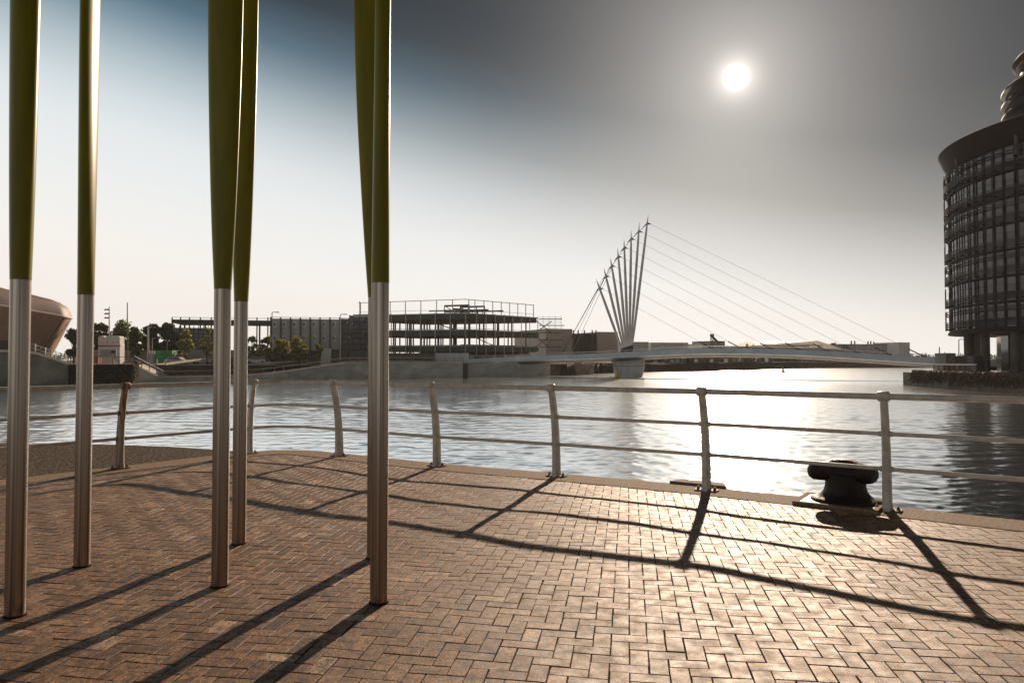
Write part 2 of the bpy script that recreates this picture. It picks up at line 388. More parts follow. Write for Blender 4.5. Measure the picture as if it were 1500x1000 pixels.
# coping: cast lengths with narrow joints
mb = MB(); step = 10
for i0 in range(0, len(line) - 1, step):
    i1 = min(i0 + step, len(line) - 1); idx = list(range(i0, i1 + 1))
    o_ = [outer[i].copy() for i in idx]; n_ = [inner[i].copy() for i in idx]
    for arr in (o_, n_):
        e = (arr[1] - arr[0]).normalized() * .004; arr[0] += e; arr[-1] -= (arr[-1] - arr[-2]).normalized() * .004
    c = .014; m_ = len(idx)
    rows = [[(p.x, p.y, -.30) for p in o_], [(p.x, p.y, .007 - c) for p in o_],
            [(p.x + (q_.x - p.x) * .025, p.y + (q_.y - p.y) * .025, .007) for p, q_ in zip(o_, n_)],
            [(q_.x + (p.x - q_.x) * .015, q_.y + (p.y - q_.y) * .015, .007) for p, q_ in zip(o_, n_)],
            [(p.x, p.y, .004) for p in n_], [(p.x, p.y, -.04) for p in n_]]
    mb.loft(rows[::-1])
    k0 = len(mb.v)
    for e in (0, m_ - 1):
        mb.add([r[e] for r in rows], [tuple(range(6))])
o = mb.build('coping', M['coping']); tag(o, kind='structure')

# herringbone paving, one mesh
def inside_paving(x, y):
    # inner side of the line, vectorised: distance to polygon test with winding
    poly = [(p.x, p.y) for p in offs(-.24)] + [(14, -3.2), (-14, -3.2)]
    ins = np.zeros(x.shape, bool); n_ = len(poly); j = n_ - 1
    for i in range(n_):
        xi, yi = poly[i]; xj, yj = poly[j]
        c = ((yi > y) != (yj > y)) & (x < (xj - xi) * (y - yi) / (yj - yi + 1e-12) + xi); ins ^= c; j = i
    return ins
u_ = .101; ang = R(-9.2)
I, J = np.meshgrid(np.arange(-150, 150), np.arange(-150, 150), indexing='ij'); I = I.ravel(); J = J.ravel(); rr = (I + J) % 4
sel_h = rr == 0; sel_v = rr == 2
cx = np.concatenate([(I[sel_h] + 1.0) * u_, (I[sel_v] + .5) * u_]); cy = np.concatenate([(J[sel_h] + .5) * u_, (J[sel_v] + 1.0) * u_])
hx = np.concatenate([np.full(sel_h.sum(), u_), np.full(sel_v.sum(), u_ / 2)]); hy = np.concatenate([np.full(sel_h.sum(), u_ / 2), np.full(sel_v.sum(), u_)])
ca, sa = math.cos(ang), math.sin(ang)
WX = cx * ca - cy * sa; WY = cx * sa + cy * ca
ok = inside_paving(WX, WY) & (WX > -11) & (WX < 9.5) & (WY > -1.0)
cx, cy, hx, hy, WX, WY = [a[ok] for a in (cx, cy, hx, hy, WX, WY)]
nb = len(cx); jit = rng.normal(0, .0012, (nb, 2)); yaw = rng.normal(0, .006, nb)
dz = rng.normal(0, .0008, nb); tx = rng.normal(0, .0035, nb); ty = rng.normal(0, .0035, nb)
gap = .0022 + rng.rand(nb) * .0014; ch = .0020
corn = np.array([(-1, -1), (1, -1), (1, 1), (-1, 1)], float)
V = np.zeros((nb, 12, 3))
for ring, (inset, z) in enumerate([(0, -.035), (0, -.0022), (ch, 0)]):
    for k in range(4):
        lx = corn[k, 0] * (hx - gap - inset); ly = corn[k, 1] * (hy - gap - inset)
        lx2 = lx - ly * yaw + jit[:, 0]; ly2 = ly + lx * yaw + jit[:, 1]
        gx = (cx + lx2); gy = (cy + ly2); X = gx * ca - gy * sa; Y = gx * sa + gy * ca
        V[:, ring * 4 + k, 0] = X; V[:, ring * 4 + k, 1] = Y
        V[:, ring * 4 + k, 2] = undul(X, Y) + dz + tx * lx + ty * ly + z
base = (np.arange(nb) * 12)[:, None, None]
fq = np.array([[8, 9, 10, 11]] + [[k, (k + 1) % 4, 4 + (k + 1) % 4, 4 + k] for k in range(4)] + [[4 + k, 4 + (k + 1) % 4, 8 + (k + 1) % 4, 8 + k] for k in range(4)])
F = (base + fq[None]).reshape(-1, 4)
me = bpy.data.meshes.new('paving'); me.vertices.add(nb * 12); me.vertices.foreach_set('co', V.ravel())
me.loops.add(F.size); me.loops.foreach_set('vertex_index', F.ravel().astype(np.int32))
me.polygons.add(len(F)); me.polygons.foreach_set('loop_start', np.arange(0, F.size, 4, dtype=np.int32)); me.polygons.foreach_set('loop_total', np.full(len(F), 4, np.int32))
me.update(calc_edges=True); me.polygons.foreach_set('use_smooth', [False] * len(F))
tone = np.clip(rng.normal(.52, .16, nb), 0, .93); k_ = rng.rand(nb) < .03; tone[k_] = .93 + .07 * rng.rand(k_.sum())
at = me.attributes.new('tone', 'FLOAT', 'FACE'); at.data.foreach_set('value', np.repeat(tone, 9).astype(np.float32))
me.materials.append(M['brick']); o = bpy.data.objects.new('paving', me); col.objects.link(o); tag(o, kind='structure')
# bed under the joints
mb = MB(); gx = np.arange(-14, 14.01, .25); gy = np.arange(-3.0, 13.0, .25); rows = []
ins_cache = None
for y in gy: rows.append([(x, y, float(h_) - .0075) for x, h_ in zip(gx, undul(gx, np.full(gx.shape, y)))])
tmp = MB(); 
XX, YY = np.meshgrid(gx, gy); inm = inside_paving(XX, YY)
k = len(gx); vs = [p for r in rows for p in r]; fs = []
for i in range(len(gy) - 1):
    for j in range(k - 1):
        if inm[i, j] or inm[i + 1, j] or inm[i, j + 1] or inm[i + 1, j + 1]: 
            if inm[i, j] and inm[i + 1, j] and inm[i, j + 1] and inm[i + 1, j + 1]: fs.append((i * k + j, i * k + j + 1, (i + 1) * k + j + 1, (i + 1) * k + j))
o = tmp.add(vs, fs).build('paving_bed', M['bed']); tag(o, kind='structure')

# ---------------------------------------------------------------- railing
rail = empty('quayside_railing', (ctrl[4].x, ctrl[4].y, 0.018), 'grey tubular three-bar quay railing with curved posts along the near water edge', 'railing')
HT, HM, HL = 1.19, .80, .43
def lean(z): return -.16 * (z / HT) ** 2.6      # inward lean of the bowed post
idxs = [k * 10 for k in range(len(ctrl))]
post_idx = [i for k, i in enumerate(idxs) if k != 6]      # no post at the corner bend
for h, r, nm in ((HT, .034, 'top_rail'), (HM, .023, 'middle_rail'), (HL, .023, 'lower_rail')):
    pts = [(p + normal_at(i) * lean(h) + Vector((0, 0, h + .007))) for i, p in enumerate(line)]
    MB().tube(pts, r, 12).build(nm, M['rail'], rail, smooth=True, angle=50)
rust = None
m, t_, b = new_mat('rail_paint_rusted'); n = t_.nodes.new; l = t_.links.new
tcn = n('ShaderNodeTexCoord'); mp = n('ShaderNodeMapping'); mp.inputs['Scale'].default_value = (22, 22, 1.6); l(tcn.outputs['Object'], mp.inputs[0])
z1 = n('ShaderNodeTexNoise'); z1.inputs['Scale'].default_value = 1; z1.inputs['Detail'].default_value = 6; l(mp.outputs[0], z1.inputs[0])
cr = n('ShaderNodeValToRGB'); l(z1.outputs['Fac'], cr.inputs[0]); e = cr.color_ramp.elements
e[0].position = .44; e[0].color = (.20, .085, .03, 1); e[1].position = .55; e[1].color = (.34, .29, .22, 1)
l(cr.outputs[0], b.inputs['Base Color']); b.inputs['Roughness'].default_value = .6; rust = m
for i in post_idx:
    p = line[i]; nn = normal_at(i); d = Vector((nn.y, -nn.x, 0)); mt = rust if (p - A).length < .05 else M['rail']
    # bowed tapering post: flat sided section, wider across the lean than along the rail
    rows = []
    for k in range(15):
        z = HT * k / 14; c = p + nn * lean(z) + Vector((0, 0, z + .007)); w = .074 - .026 * (z / HT) ; th = .042 - .009 * z / HT
        if k == 0: w *= 1.12; th *= 1.15
        sec = [(-w, -th * .6), (-w * .7, -th), (w * .7, -th), (w, -th * .6), (w, th * .6), (w * .7, th), (-w * .7, th), (-w, th * .6)]
        sl_ = nn * 1.0
        rows.append([c + sl_ * a + d * bq for a, bq in sec])
    pm = MB().loft(rows[::-1], close=True); pm.add(rows[-1], [tuple(range(8))])
    post = pm.build('post', mt, rail, smooth=True, angle=40)
    if mt is rust: post['label'] = 'rust streaked railing post'
    top = p + nn * lean(HT) + Vector((0, 0, HT + .007))
    kn = MB(); a = top - d * .055; c_ = top + d * .055
    kn.tube([a, a + d * .012, c_ - d * .012, c_], [.046, .054, .054, .046], 16)
    kn.build('knuckle', mt, post, smooth=True, angle=40)
    for h in (HM, HL):
        cc = p + nn * lean(h) + Vector((0, 0, h + .007))
        MB().tube([cc - d * .062, cc + d * .062], .031, 12).build('collar', mt, post, smooth=True)
    bpz = .0072
    pl = [p + d * a + nn * c for a, c in ((-.12, -.075), (.12, -.075), (.135, -.05), (.135, .05), (.12, .075), (-.12, .075), (-.135, .05), (-.135, -.05))]
    MB().prism([(v.x, v.y) for v in pl], bpz, bpz + .016).build('base_plate', M['plate'], post)
    for sgn in (-1, 1):
        cc = p + d * .10 * sgn
        MB().lathe((cc.x, cc.y, bpz + .016), [(.024, 0), (.024, .006), (.017, .007), (.017, .024), (.009, .025), (.009, .04)], 6).build('bolt', M['bolt'], post)

# fender timber at the coping edge
o_ = G(985, 709); i_ = next(i for i, p in enumerate(line) if p.x > 2.12)
c = line[i_] + normal_at(i_) * (OUT + .11); d = Vector((normal_at(i_).y, -normal_at(i_).x, 0)); nn = normal_at(i_)
pl = [c + d * a + nn * k for a, k in ((-.36, -.105), (.36, -.105), (.27, .11), (-.27, .11))]
f_ = MB().prism([(v.x, v.y) for v in pl], -1.6, .035).build('fender_block', M['timber'], origin=(c.x, c.y, -1.6))
tag(f_, 'brown timber fender block on the outer face of the near quay edge', 'fender')

# ---------------------------------------------------------------- mooring bollard
bc = Vector((3.66, 7.905, 0)); rdir = math.atan2(dr.y, dr.x)
ro = empty('mooring_bollard', (bc.x, bc.y, .018), 'black cast iron tee-headed mooring bollard beside the railing', 'bollard')
mb = MB(); z0 = .04
mb.lathe((bc.x, bc.y, 0), [(.34, z0), (.335, z0 + .015), (.29, .065), (.245, .095), (.215, .135), (.20, .18), (.195, .24), (.19, .32)], 36, 1.05, 1.0, rdir)
mb.build('base', M['iron'], ro, smooth=True, angle=60)
# head: rounded bar lengthened along the railing, with a rear hump
rows = []; ax = Vector((math.cos(rdir), math.sin(rdir), 0)); ay = Vector((-ax.y, ax.x, 0)); hc = Vector((bc.x, bc.y, 0)) - ax * .02
Ls = [-.37, -.362, -.34, -.30, -.25, -.19, -.1, 0, .1, .19, .25, .30, .325, .343, .35]
for k, a in enumerate(Ls):
    e = min(abs(a + .37), abs(.35 - a)); q_ = min(1, e / .09); q_ = math.sqrt(max(0, 1 - (1 - q_) ** 2)); q_ = max(q_, .08)
    hh_ = .098 * q_; ww = .155 * (q_ * .6 + .4 * q_); bulge = .055 * math.exp(-((a - .0) / .17) ** 4)
    cz = .335; r_ = []
    for j in range(20):
        th = 2 * math.pi * j / 20; cs, sn = math.cos(th), math.sin(th)
        y = ww * math.copysign(abs(cs) ** .75, cs); z = hh_ * math.copysign(abs(sn) ** .75, sn)
        if sn > 0: z += bulge * sn ** .7 * (1 if y > -.09 else .75)
        r_.append(hc + ax * a + ay * y + Vector((0, 0, cz + z)))
    rows.append(r_)
mb = MB().loft(rows, close=True); mb.add(rows[0], [tuple(range(20))[::-1]]); mb.add(rows[-1], [tuple(range(20))])
mb.build('head', M['iron'], ro, smooth=True, angle=70)
# chequered base plate with a raised rim
m, t_, b = new_mat('chequer_plate'); n = t_.nodes.new; l = t_.links.new
tcn = n('ShaderNodeTexCoord'); mp = n('ShaderNodeMapping'); mp.inputs['Rotation'].default_value = (0, 0, R(20)); l(tcn.outputs['Object'], mp.inputs[0])
ck = n('ShaderNodeTexChecker'); ck.inputs['Scale'].default_value = 55; ck.inputs[1].default_value = (.17, .13, .10, 1); ck.inputs[2].default_value = (.05, .035, .028, 1)
l(mp.outputs[0], ck.inputs[0]); l(ck.outputs[0], b.inputs['Base Color']); b.inputs['Roughness'].default_value = .55
bp = n('ShaderNodeBump'); bp.inputs['Strength'].default_value = 1; bp.inputs['Distance'].default_value = .004; l(ck.outputs[1], bp.inputs['Height']); l(bp.outputs[0], b.inputs['Normal'])
M['chequer'] = m
pc = Vector((bc.x, bc.y, 0)) - ax * .04 - ay * .08
def rect(c, a, b2): return [tuple((c + ax * i * a + ay * j * b2).xy) for i, j in ((-1, -1), (1, -1), (1, 1), (-1, 1))]
MB().prism(rect(pc, .37, .28), .0075, .034).build('foot_plate', M['chequer'], ro)
mb = MB()
for cc, a, b2 in ((pc - ay * .305, .42, .025), (pc + ay * .305, .42, .025), (pc - ax * .395, .025, .28), (pc + ax * .395, .025, .28)): mb.prism(rect(cc, a, b2), .0075, .040)
mb.build('foot_rim', M['coping'], ro)

# ---------------------------------------------------------------- reed poles
reeds = [ # px,py of foot, label, max half width, min half width, yaw, top shift x
 (22, 900, 'stainless pole with dark olive blade nearest the left frame edge, foremost on the left', .088, .075, 0, 0.0),
 (120, 828, 'stainless pole with slim olive blade lit white down its right side, second from the left', .145, .052, R(100), .0),
 (322, 856, 'stainless pole with the broadest dark olive blade, front one of the middle pair', .128, .05, R(0), .0),
 (350, 797, 'stainless pole with bright olive blade partly behind the broad one, rear of middle pair', .105, .05, R(10), .015),
 (548, 817, 'stainless pole almost hidden behind the right-hand front pole, blade spreading left', .135, .05, R(5), -.055),
 (555, 885, 'stainless pole with slim upright olive blade standing farthest right and nearest the camera', .062, .050, R(88), .012)]
for px, py, lab, wa, wb, yaw, sh in reeds:
    f = G(px, py); f.z = float(undul(f.x, f.y)) - .006
    e = empty('reed_pole', f, lab, 'pole', 'reed-like poles on the quay')
    s_ = MB(); s_.lathe(f, [(.057, -.03), (.057, 2.10 - f.z)], 48)
    s_.build('metal_sleeve', M['stainless'], e, smooth=True, angle=40)
    MB().lathe(f, [(.064, -.03), (.064, .0075 - f.z + float(undul(f.x, f.y))), (.058, .012 - f.z + float(undul(f.x, f.y)))], 24).build('foot_ring', M['bed'], e)  # plain dark ring round the foot of the pole
    rows = []; cy_, sy_ = math.cos(yaw), math.sin(yaw)
    for z, k, kk in ((2.075, 0, 0), (2.11, .02, .0), (2.2, .10, .03), (2.4, .26, .08), (2.7, .46, .18), (3.1, .66, .35), (3.6, .86, .6), (4.2, 1.0, .85), (5.0, 1.06, 1.0), (5.8, 1.0, 1.1), (6.6, .75, 1.1), (7.3, .3, 1), (7.8, -.4, .9), (8.0, -.46, .9)):
        a = .0585 + (wa - .0585) * k; bq = .0585 + (wb - .0585) * min(1, max(k, 0)) if k >= 0 else .0585 * (1 + k)
        if z == 8.0: a = .006; bq = .006
        elif z == 7.8: a = .03; bq = .02
        r_ = []
        for j in range(40):
            th = 2 * math.pi * j / 40; x = a * math.cos(th); y = bq * math.sin(th)
            r_.append((f.x + x * cy_ - y * sy_ + sh * kk, f.y + x * sy_ + y * cy_, z))
        rows.append(r_)
    mb = MB().loft(rows, close=True); mb.add(rows[-1], [tuple(range(40))]); mb.add(rows[0], [tuple(range(40))[::-1]])
    o = mb.build('blade', M['olive'], e, smooth=True, angle=80)
    sub = o.modifiers.new('s', 'SUBSURF'); sub.levels = 1; sub.render_levels = 2

# ---------------------------------------------------------------- water and land
ZW = -2.0
def GW(px, py): return G(px, py, ZW)
# open water: a flat sheet, and over the part near the quay a finely divided surface carrying real wind ripples
ys = [7.0]
while ys[-1] < 345: ys.append(ys[-1] + max(.04, ys[-1] * .0042))
ys = np.array(ys); us = np.linspace(-1.1, 1.15, 700); UU, Yg = np.meshgrid(us, ys); Xg = UU * Yg
Zg = np.zeros_like(Xg); lost = np.zeros_like(Xg); wr = np.random.RandomState(3)
for k in range(64):
    lam = .20 * (2.0 / .20) ** (k / 63.0) ; th = R(62) + wr.normal(0, .85); ph = wr.rand() * 6.28
    kx, ky = math.cos(th) * 2 * math.pi / lam, math.sin(th) * 2 * math.pi / lam
    slope = .0172 * (lam / .8) ** -.15; amp = slope * lam / (2 * math.pi)
    lod = np.clip((lam / (.0042 * Yg) - 2) / 2.5, 0, 1)
    lost += (1 - lod ** 2) * slope ** 2 * .5
    g1 = .65 + .5 * np.sin(Xg * .13 * (1 + k % 3) + Yg * .09 + k) * np.sin(Yg * .11 * (1 + k % 2) - k * 1.7)      # gusts
    phs = kx * Xg + ky * Yg + ph + .9 * np.sin(.35 * Xg / lam * .3 + k)
    Zg += amp * lod * g1 * (np.sin(phs) + .25 * np.sin(2 * phs + .6))
nr, nc = Xg.shape
Zg *= np.clip((Yg[-1, 0] - Yg) / 60, 0, 1)
co = np.stack([Xg, Yg, Zg + ZW], -1).reshape(-1, 3)
ii, jj = np.meshgrid(np.arange(nr - 1), np.arange(nc - 1), indexing='ij'); k0 = (ii * nc + jj).ravel()
Fw = np.stack([k0, k0 + 1, k0 + nc + 1, k0 + nc], -1); n0 = len(co)
ya, yb, ua, ub = ys[0], ys[-1], us[0], us[-1]
co = np.vstack([co, [(-760, -140, ZW), (760, -140, ZW), (760, 780, ZW), (-760, 780, ZW), (ua * ya, ya, ZW), (ub * ya, ya, ZW), (ub * yb, yb, ZW), (ua * yb, yb, ZW)]])
Fw = np.vstack([Fw, [[n0, n0 + 1, n0 + 5, n0 + 4], [n0 + 1, n0 + 2, n0 + 6, n0 + 5], [n0 + 2, n0 + 3, n0 + 7, n0 + 6], [n0 + 3, n0, n0 + 4, n0 + 7]]])
me = bpy.data.meshes.new('water'); me.vertices.add(len(co)); me.vertices.foreach_set('co', co.ravel())
me.loops.add(Fw.size); me.loops.foreach_set('vertex_index', Fw.ravel().astype(np.int32))
me.polygons.add(len(Fw)); me.polygons.foreach_set('loop_start', np.arange(0, Fw.size, 4, dtype=np.int32)); me.polygons.foreach_set('loop_total', np.full(len(Fw), 4, np.int32))
me.update(calc_edges=True); me.polygons.foreach_set('use_smooth', [True] * len(Fw)); me.materials.append(M['water'])
micro = np.sqrt(np.sqrt(.006 ** 2 + .05 * lost)).ravel(); micro = np.concatenate([micro, np.full(len(co) - len(micro), micro.max())])
at = me.attributes.new('micro', 'FLOAT', 'POINT'); at.data.foreach_set('value', micro.astype(np.float32))   # ripples too fine for the mesh
o = bpy.data.objects.new('water', me); col.objects.link(o); tag(o, kind='structure')
shore = [GW(0, 565), GW(150, 560), GW(195, 558.7), GW(235, 558), GW(400, 556), GW(540, 553.5), GW(690, 552), GW(806, 550), GW(830, 549.5), GW(870, 547.2), GW(945, 545), GW(1100, 541.2), GW(1200, 539.2), GW(1390, 538), GW(1700, 538)]
land = [Vector((-160, 60, 0))] + [Vector((-130, 84, 0))] + shore + [Vector((740, 330, 0)), Vector((740, 760, 0)), Vector((-740, 760, 0)), Vector((-740, 60, 0))]
inl = []
for i, p in enumerate(shore):
    q_ = p.copy(); q_.y += 3.0; inl.append(q_)
# ground top sheet
LZ = .55
top = [Vector((-160, 63, 0)), Vector((-130, 87, 0))] + inl + [Vector((740, 330, 0)), Vector((740, 760, 0)), Vector((-740, 760, 0)), Vector((-740, 63, 0))]
from mathutils.geometry import tessellate_polygon
tri = tessellate_polygon([[Vector((p.x, p.y, 0)) for p in top]])
mb = MB().add([(p.x, p.y, LZ) for p in top], [tuple(t3) for t3 in tri]); g_ = mb.build('ground', M['soil']); tag(g_, kind='structure')
for p in g_.data.polygons:
    pass
import bmesh
bm = bmesh.new(); bm.from_mesh(g_.data); bmesh.ops.recalc_face_normals(bm, faces=bm.faces)
if sum(f.normal.z for f in bm.faces) < 0: bmesh.ops.reverse_faces(bm, faces=bm.faces)
bm.to_mesh(g_.data); bm.free()
# rough sloping embankment to the far bank (right of the bridge pier)
rows = [[], [], [], []]; S = [p for p in shore[8:]]
fine = catmull(S, 30)
for i, p in enumerate(fine):
    j1, j2, j3 = [rng.normal(0, .25) for _ in range(3)]
    rows[0].append((p.x, p.y + rng.normal(0, .3), ZW - .5)); rows[1].append((p.x, p.y + .8 + j1, ZW + 1.4 + j2)); rows[2].append((p.x, p.y + 2.2 + j1, ZW + 2.5 + j3 * .7)); rows[3].append((p.x, p.y + 4.5, LZ - .02))
o = MB().loft(rows).build('embankment', M['scrub'], smooth=True, angle=80); tag(o, kind='structure')

# left bank: concrete retaining wall with promenade rising on it
def wall_quad(pts, th, name, mt, parent=None, z0=None, origin=None, coping=None):
    """wall whose front follows plan points (Vector xy + top z)"""
    mb = MB()
    n = len(pts); nrm = []
    for i in range(n):
        a = pts[max(i - 1, 0)]; b_ = pts[min(i + 1, n - 1)]; d = Vector((b_.x - a.x, b_.y - a.y)).normalized(); nv = Vector((-d.y, d.x)); nrm.append(nv if nv.y > 0 else -nv)
    f_ = [(p.x, p.y, z0) for p in pts]; t1 = [(p.x, p.y, p.z) for p in pts]; t2 = [(p.x + q_.x * th, p.y + q_.y * th, p.z) for p, q_ in zip(pts, nrm)]; b2 = [(p.x + q_.x * th, p.y + q_.y * th, z0) for p, q_ in zip(pts, nrm)]
    mb.loft([f_, t1, t2, b2, f_]); 
    mb.add([f_[0], t1[0], t2[0], b2[0]], [(0, 1, 2, 3)]); mb.add([f_[-1], t1[-1], t2[-1], b2[-1]], [(3, 2, 1, 0)])
    return mb
def SH(px, pyw, pyt, dy=0):  # point on the shoreline with top at pyt
    p = GW(px, pyw); Y = p.y + dy; q_ = W(px, pyt, Y); return q_
w1 = [SH(px, pw, pt_) for px, pw, pt_ in ((232, 558, 553), (300, 557.2, 552), (360, 556.5, 550.5), (400, 556, 547), (440, 555, 542), (480, 554.3, 535.5), (505, 554, 532.5), (540, 553.5, 532), (600, 553, 531.5), (678, 552.1, 531.5))]
o = wall_quad(w1, .5, '', None, z0=-3.2).build('promenade_wall', M['conc'], origin=(w1[4].x, w1[4].y, -2))
tag(o, 'long pale concrete retaining wall rising from the low promenade on the far left bank', 'wall')
# coping line on top
cap = [Vector((p.x, p.y - .08, p.z + .14)) for p in w1]
mb = MB()
for a, b_ in zip(cap[:-1], cap[1:]): mb.beam(a, b_, .5, .22)
tag(mb.build('wall_coping', M['conc_l'], origin=(cap[0].x, cap[0].y, cap[0].z)), 'pale coping line along the top of the long far retaining wall', 'coping')
# pink promenade behind the wall
front = [Vector((p.x, p.y + .5, p.z + .02)) for p in w1]; back = [Vector((p.x, p.y + 7, p.z + .62)) for p in w1]
o = MB().loft([[tuple(p) for p in front], [tuple(p) for p in back], [(p.x, p.y, p.z - 2.5) for p in back]]).build('promenade', M['pink']); tag(o, kind='structure')
# promenade railing: short dark posts with one handrail
pr = empty('promenade_railing', front[0], 'dark post and rail fence along the pink promenade across the water', 'railing')
path = catmull([(p.x, p.y + .6, p.z + .05) for p in w1], 12); acc = 0; last = path[0]; tot = [path[0]]
for a, b_ in zip(path[:-1], path[1:]):
    acc += (b_ - a).length
    if acc >= 1.62: tot.append(b_); acc = 0
proto = MB().box(-.05, -.04, 0, .05, .04, 1.02).build('post', M['steel_dark'], pr, local=True)
for k, p in enumerate(tot[:46]):
    c = proto if k == 0 else copy_tree(proto, pr)
    c.location = p - ROOT[pr.name]
MB().tube([p + Vector((0, 0, 1.0)) for p in path], .05, 6).build('handrail', M['rail'], pr)

# abutment wall under the left end of the bridge
w2 = [SH(px, pw, pt_) for px, pw, pt_ in ((688, 552, 533), (740, 551.2, 530), (806, 550, 526.5))]
o = wall_quad(w2, 6, '', None, z0=-3.2).build('bridge_abutment', M['conc'], origin=(w2[1].x, w2[1].y, -2)); tag(o, 'grey concrete abutment wall carrying the left end of the footbridge', 'abutment')
p0 = GW(676, 552.2); p1 = GW(690, 552)
o = MB().prism([(p0.x, p0.y + 1.2), (p1.x, p1.y + 1.2), (p1.x, p1.y + 5), (p0.x, p0.y + 5)], -3, .4).build('dark_gap_block', M['steel_dark'], origin=(p0.x, p0.y + 1.2, -3)); tag(o, 'dark recessed gate between the long retaining wall and the bridge abutment', 'opening')  # dark block set back in the gap between the two walls
w3 = [SH(806, 549.8, 533, 3), SH(850, 548.8, 533.5, 3), SH(870, 548.0, 535, 2)]
o = wall_quad(w3, 6, '', None, z0=-3.2).build('dock_wall', M['dockbrown'], origin=(w3[0].x, w3[0].y, -2)); tag(o, 'brownish dock wall seen in the shade under the bridge deck', 'wall')
p = [W(845, 531, 175), W(872, 531, 175)]
mb = MB(); mb.beam(W(852, 531, 168), W(890, 525, 172), .7, .5)
tag(mb.build('access_ramp', M['conc_l'], origin=W(852, 531, 168)), 'pale sloping gangway under the bridge near the pier', 'ramp')
for k, (x, w_) in enumerate(((845, 6), (856, 7))):
    a = W(x, 533, 166); mb = MB().box(a.x - w_ * .07, 166, LZ, a.x + w_ * .07, 168, LZ + 1.0)
    tag(mb.build('covered_pallet', M['trim' if k else 'red'], origin=(a.x, 166, LZ)), ('pale' if k else 'red') + ' covered stack on the dock under the bridge', 'pallet')

# left: raised concrete wall with hedge and stairs
Yw = 108
lw = [W(-150, 515, 92), W(0, 515, 97), W(40, 516, 99), W(56, 519, 100), W(100, 534, 104)]
o = wall_quad(lw, 1.2, '', None, z0=-3).build('terrace_wall', M['conc_d'], origin=(lw[1].x, lw[1].y, -2)); tag(o, 'grey green concrete terrace wall sloping down at the far left', 'wall')
mb = MB()
for a, b_ in zip(lw[:-1], lw[1:]): mb.beam(a + Vector((0, -.1, .12)), b_ + Vector((0, -.1, .12)), .5, .3)
tag(mb.build('terrace_coping', M['conc_l'], origin=lw[1]), 'pale coping on top of the far left sloping terrace wall', 'coping')
tr_ = empty('terrace_railing', lw[2], 'railing with pale posts stepping down the far left terrace', 'railing')
for k in range(9):
    f0 = k / 8; a = lw[2].lerp(lw[4], f0) if k else lw[2]; a = a.copy(); seg = [lw[2], lw[3], lw[4]]
    px = 40 + 60 * f0; py = 514.5 + (0 if px < 45 else (px - 45) * .32); a = W(px, py + 1.5, 99 + 5 * f0); a.y += .6
    MB().beam(a, a + Vector((0, 0, 1.25)), .10).build('post', M['white'] if k % 2 else M['steel_dark'], tr_)
for hz in (.7, 1.25): MB().tube([W(40, 516, 99.6) + Vector((0, 0, hz)), W(46, 516.5, 100) + Vector((0, 0, hz)), W(100, 534, 104.6) + Vector((0, 0, hz))], .05, 6).build('handrail', M['rail'], tr_)

def leaf_cloud(mb, centers, radii, nper, size, squash=.9):
    for c, r in zip(centers, radii):
        for _ in range(nper):
            v = Vector(rng.normal(0, 1, 3)); v.normalize(); rr_ = r * (rng.rand() ** .45); p = Vector(c) + Vector((v.x, v.y, v.z * squash)) * rr_
            a = Vector(rng.normal(0, 1, 3)).normalized(); b2 = a.cross(Vector(rng.normal(0, 1, 3))).normalized(); s = size * (.6 + .8 * rng.rand())
            mb.add([p - a * s, p + b2 * s * .6, p + a * s, p - b2 * s * .6], [(0, 1, 2, 3)])
# ivy hedge over the low wall, 40-195
h0, h1 = W(44, 533, 105), W(194, 534, 111)
mb = MB(); 
for k in range(46):
    f0 = k / 45; c = h0.lerp(h1, f0); topz = c.z - .25; 
    for z in np.arange(-1.8, topz - .1, .62): leaf_cloud(mb, [(c.x + rng.normal(0, .2), c.y + .1 + rng.normal(0, .15), z + .2)], [.62], 26, .16)
hd = empty('ivy_hedge', (h0.x, h0.y, -2), 'dark ivy covering the low bank wall left of the steps', 'hedge')
mb.build('foliage', M['leaf_ivy'], hd)
MB().prism([(h0.x, h0.y + .2), (h1.x, h1.y + .2), (h1.x, h1.y + 2), (h0.x, h0.y + 2)], -3, h0.z - .1).build('wall_core', M['hedge'], hd)
# pink ground strip above hedge
a, b_ = W(96, 532, 112), W(200, 532, 116)
o = MB().prism([(h0.x - 6, h0.y + 1.0), (h1.x, h1.y + 1.0), (h1.x * 1.085, h1.y + 9), (h0.x - 4, h0.y + 12)], LZ - 2, h0.z - .02).build('upper_path', M['pink']); tag(o, kind='structure')
# stairs with side wall and white handrail
st = empty('bank_steps', W(194, 558, 113), 'concrete bank steps with side wall and white handrail right of the ivy', 'steps')
a = W(192, 533, 112.5); b_ = W(236, 553, 117.5)
MB().prism([(a.x, a.y), (b_.x, b_.y), (b_.x, b_.y + .5), (a.x, a.y + .5)], -3.2, [a.z, b_.z, b_.z, a.z]).build('side_wall', M['conc'], st)
nst = 14; mb = MB()
for k in range(nst):
    p = a.lerp(b_, k / nst); q_ = a.lerp(b_, (k + 1) / nst); mb.prism([(p.x, p.y + .55), (q_.x, q_.y + .55), (q_.x, q_.y + 4), (p.x, p.y + 4)], -3.2, p.z - .1)
mb.build('flight', M['conc_l'], st)
up = Vector((0, 0, 1.25)); ho = Vector((0, 3, 0))
MB().tube([a + up + ho * .3, b_ + up + ho * .3 + Vector((0, 0, -.2))], .08, 6).build('handrail', M['white'], st)
MB().tube([a + up * .55 + ho * .3, b_ + up * .5 + ho * .3], .05, 6).build('handrail', M['white'], st)
for k in range(5):
    p = a.lerp(b_, k / 4) + ho * .3; MB().beam(p, p + Vector((0, 0, 1.25)), .09).build('post', M['steel_dark'], st)
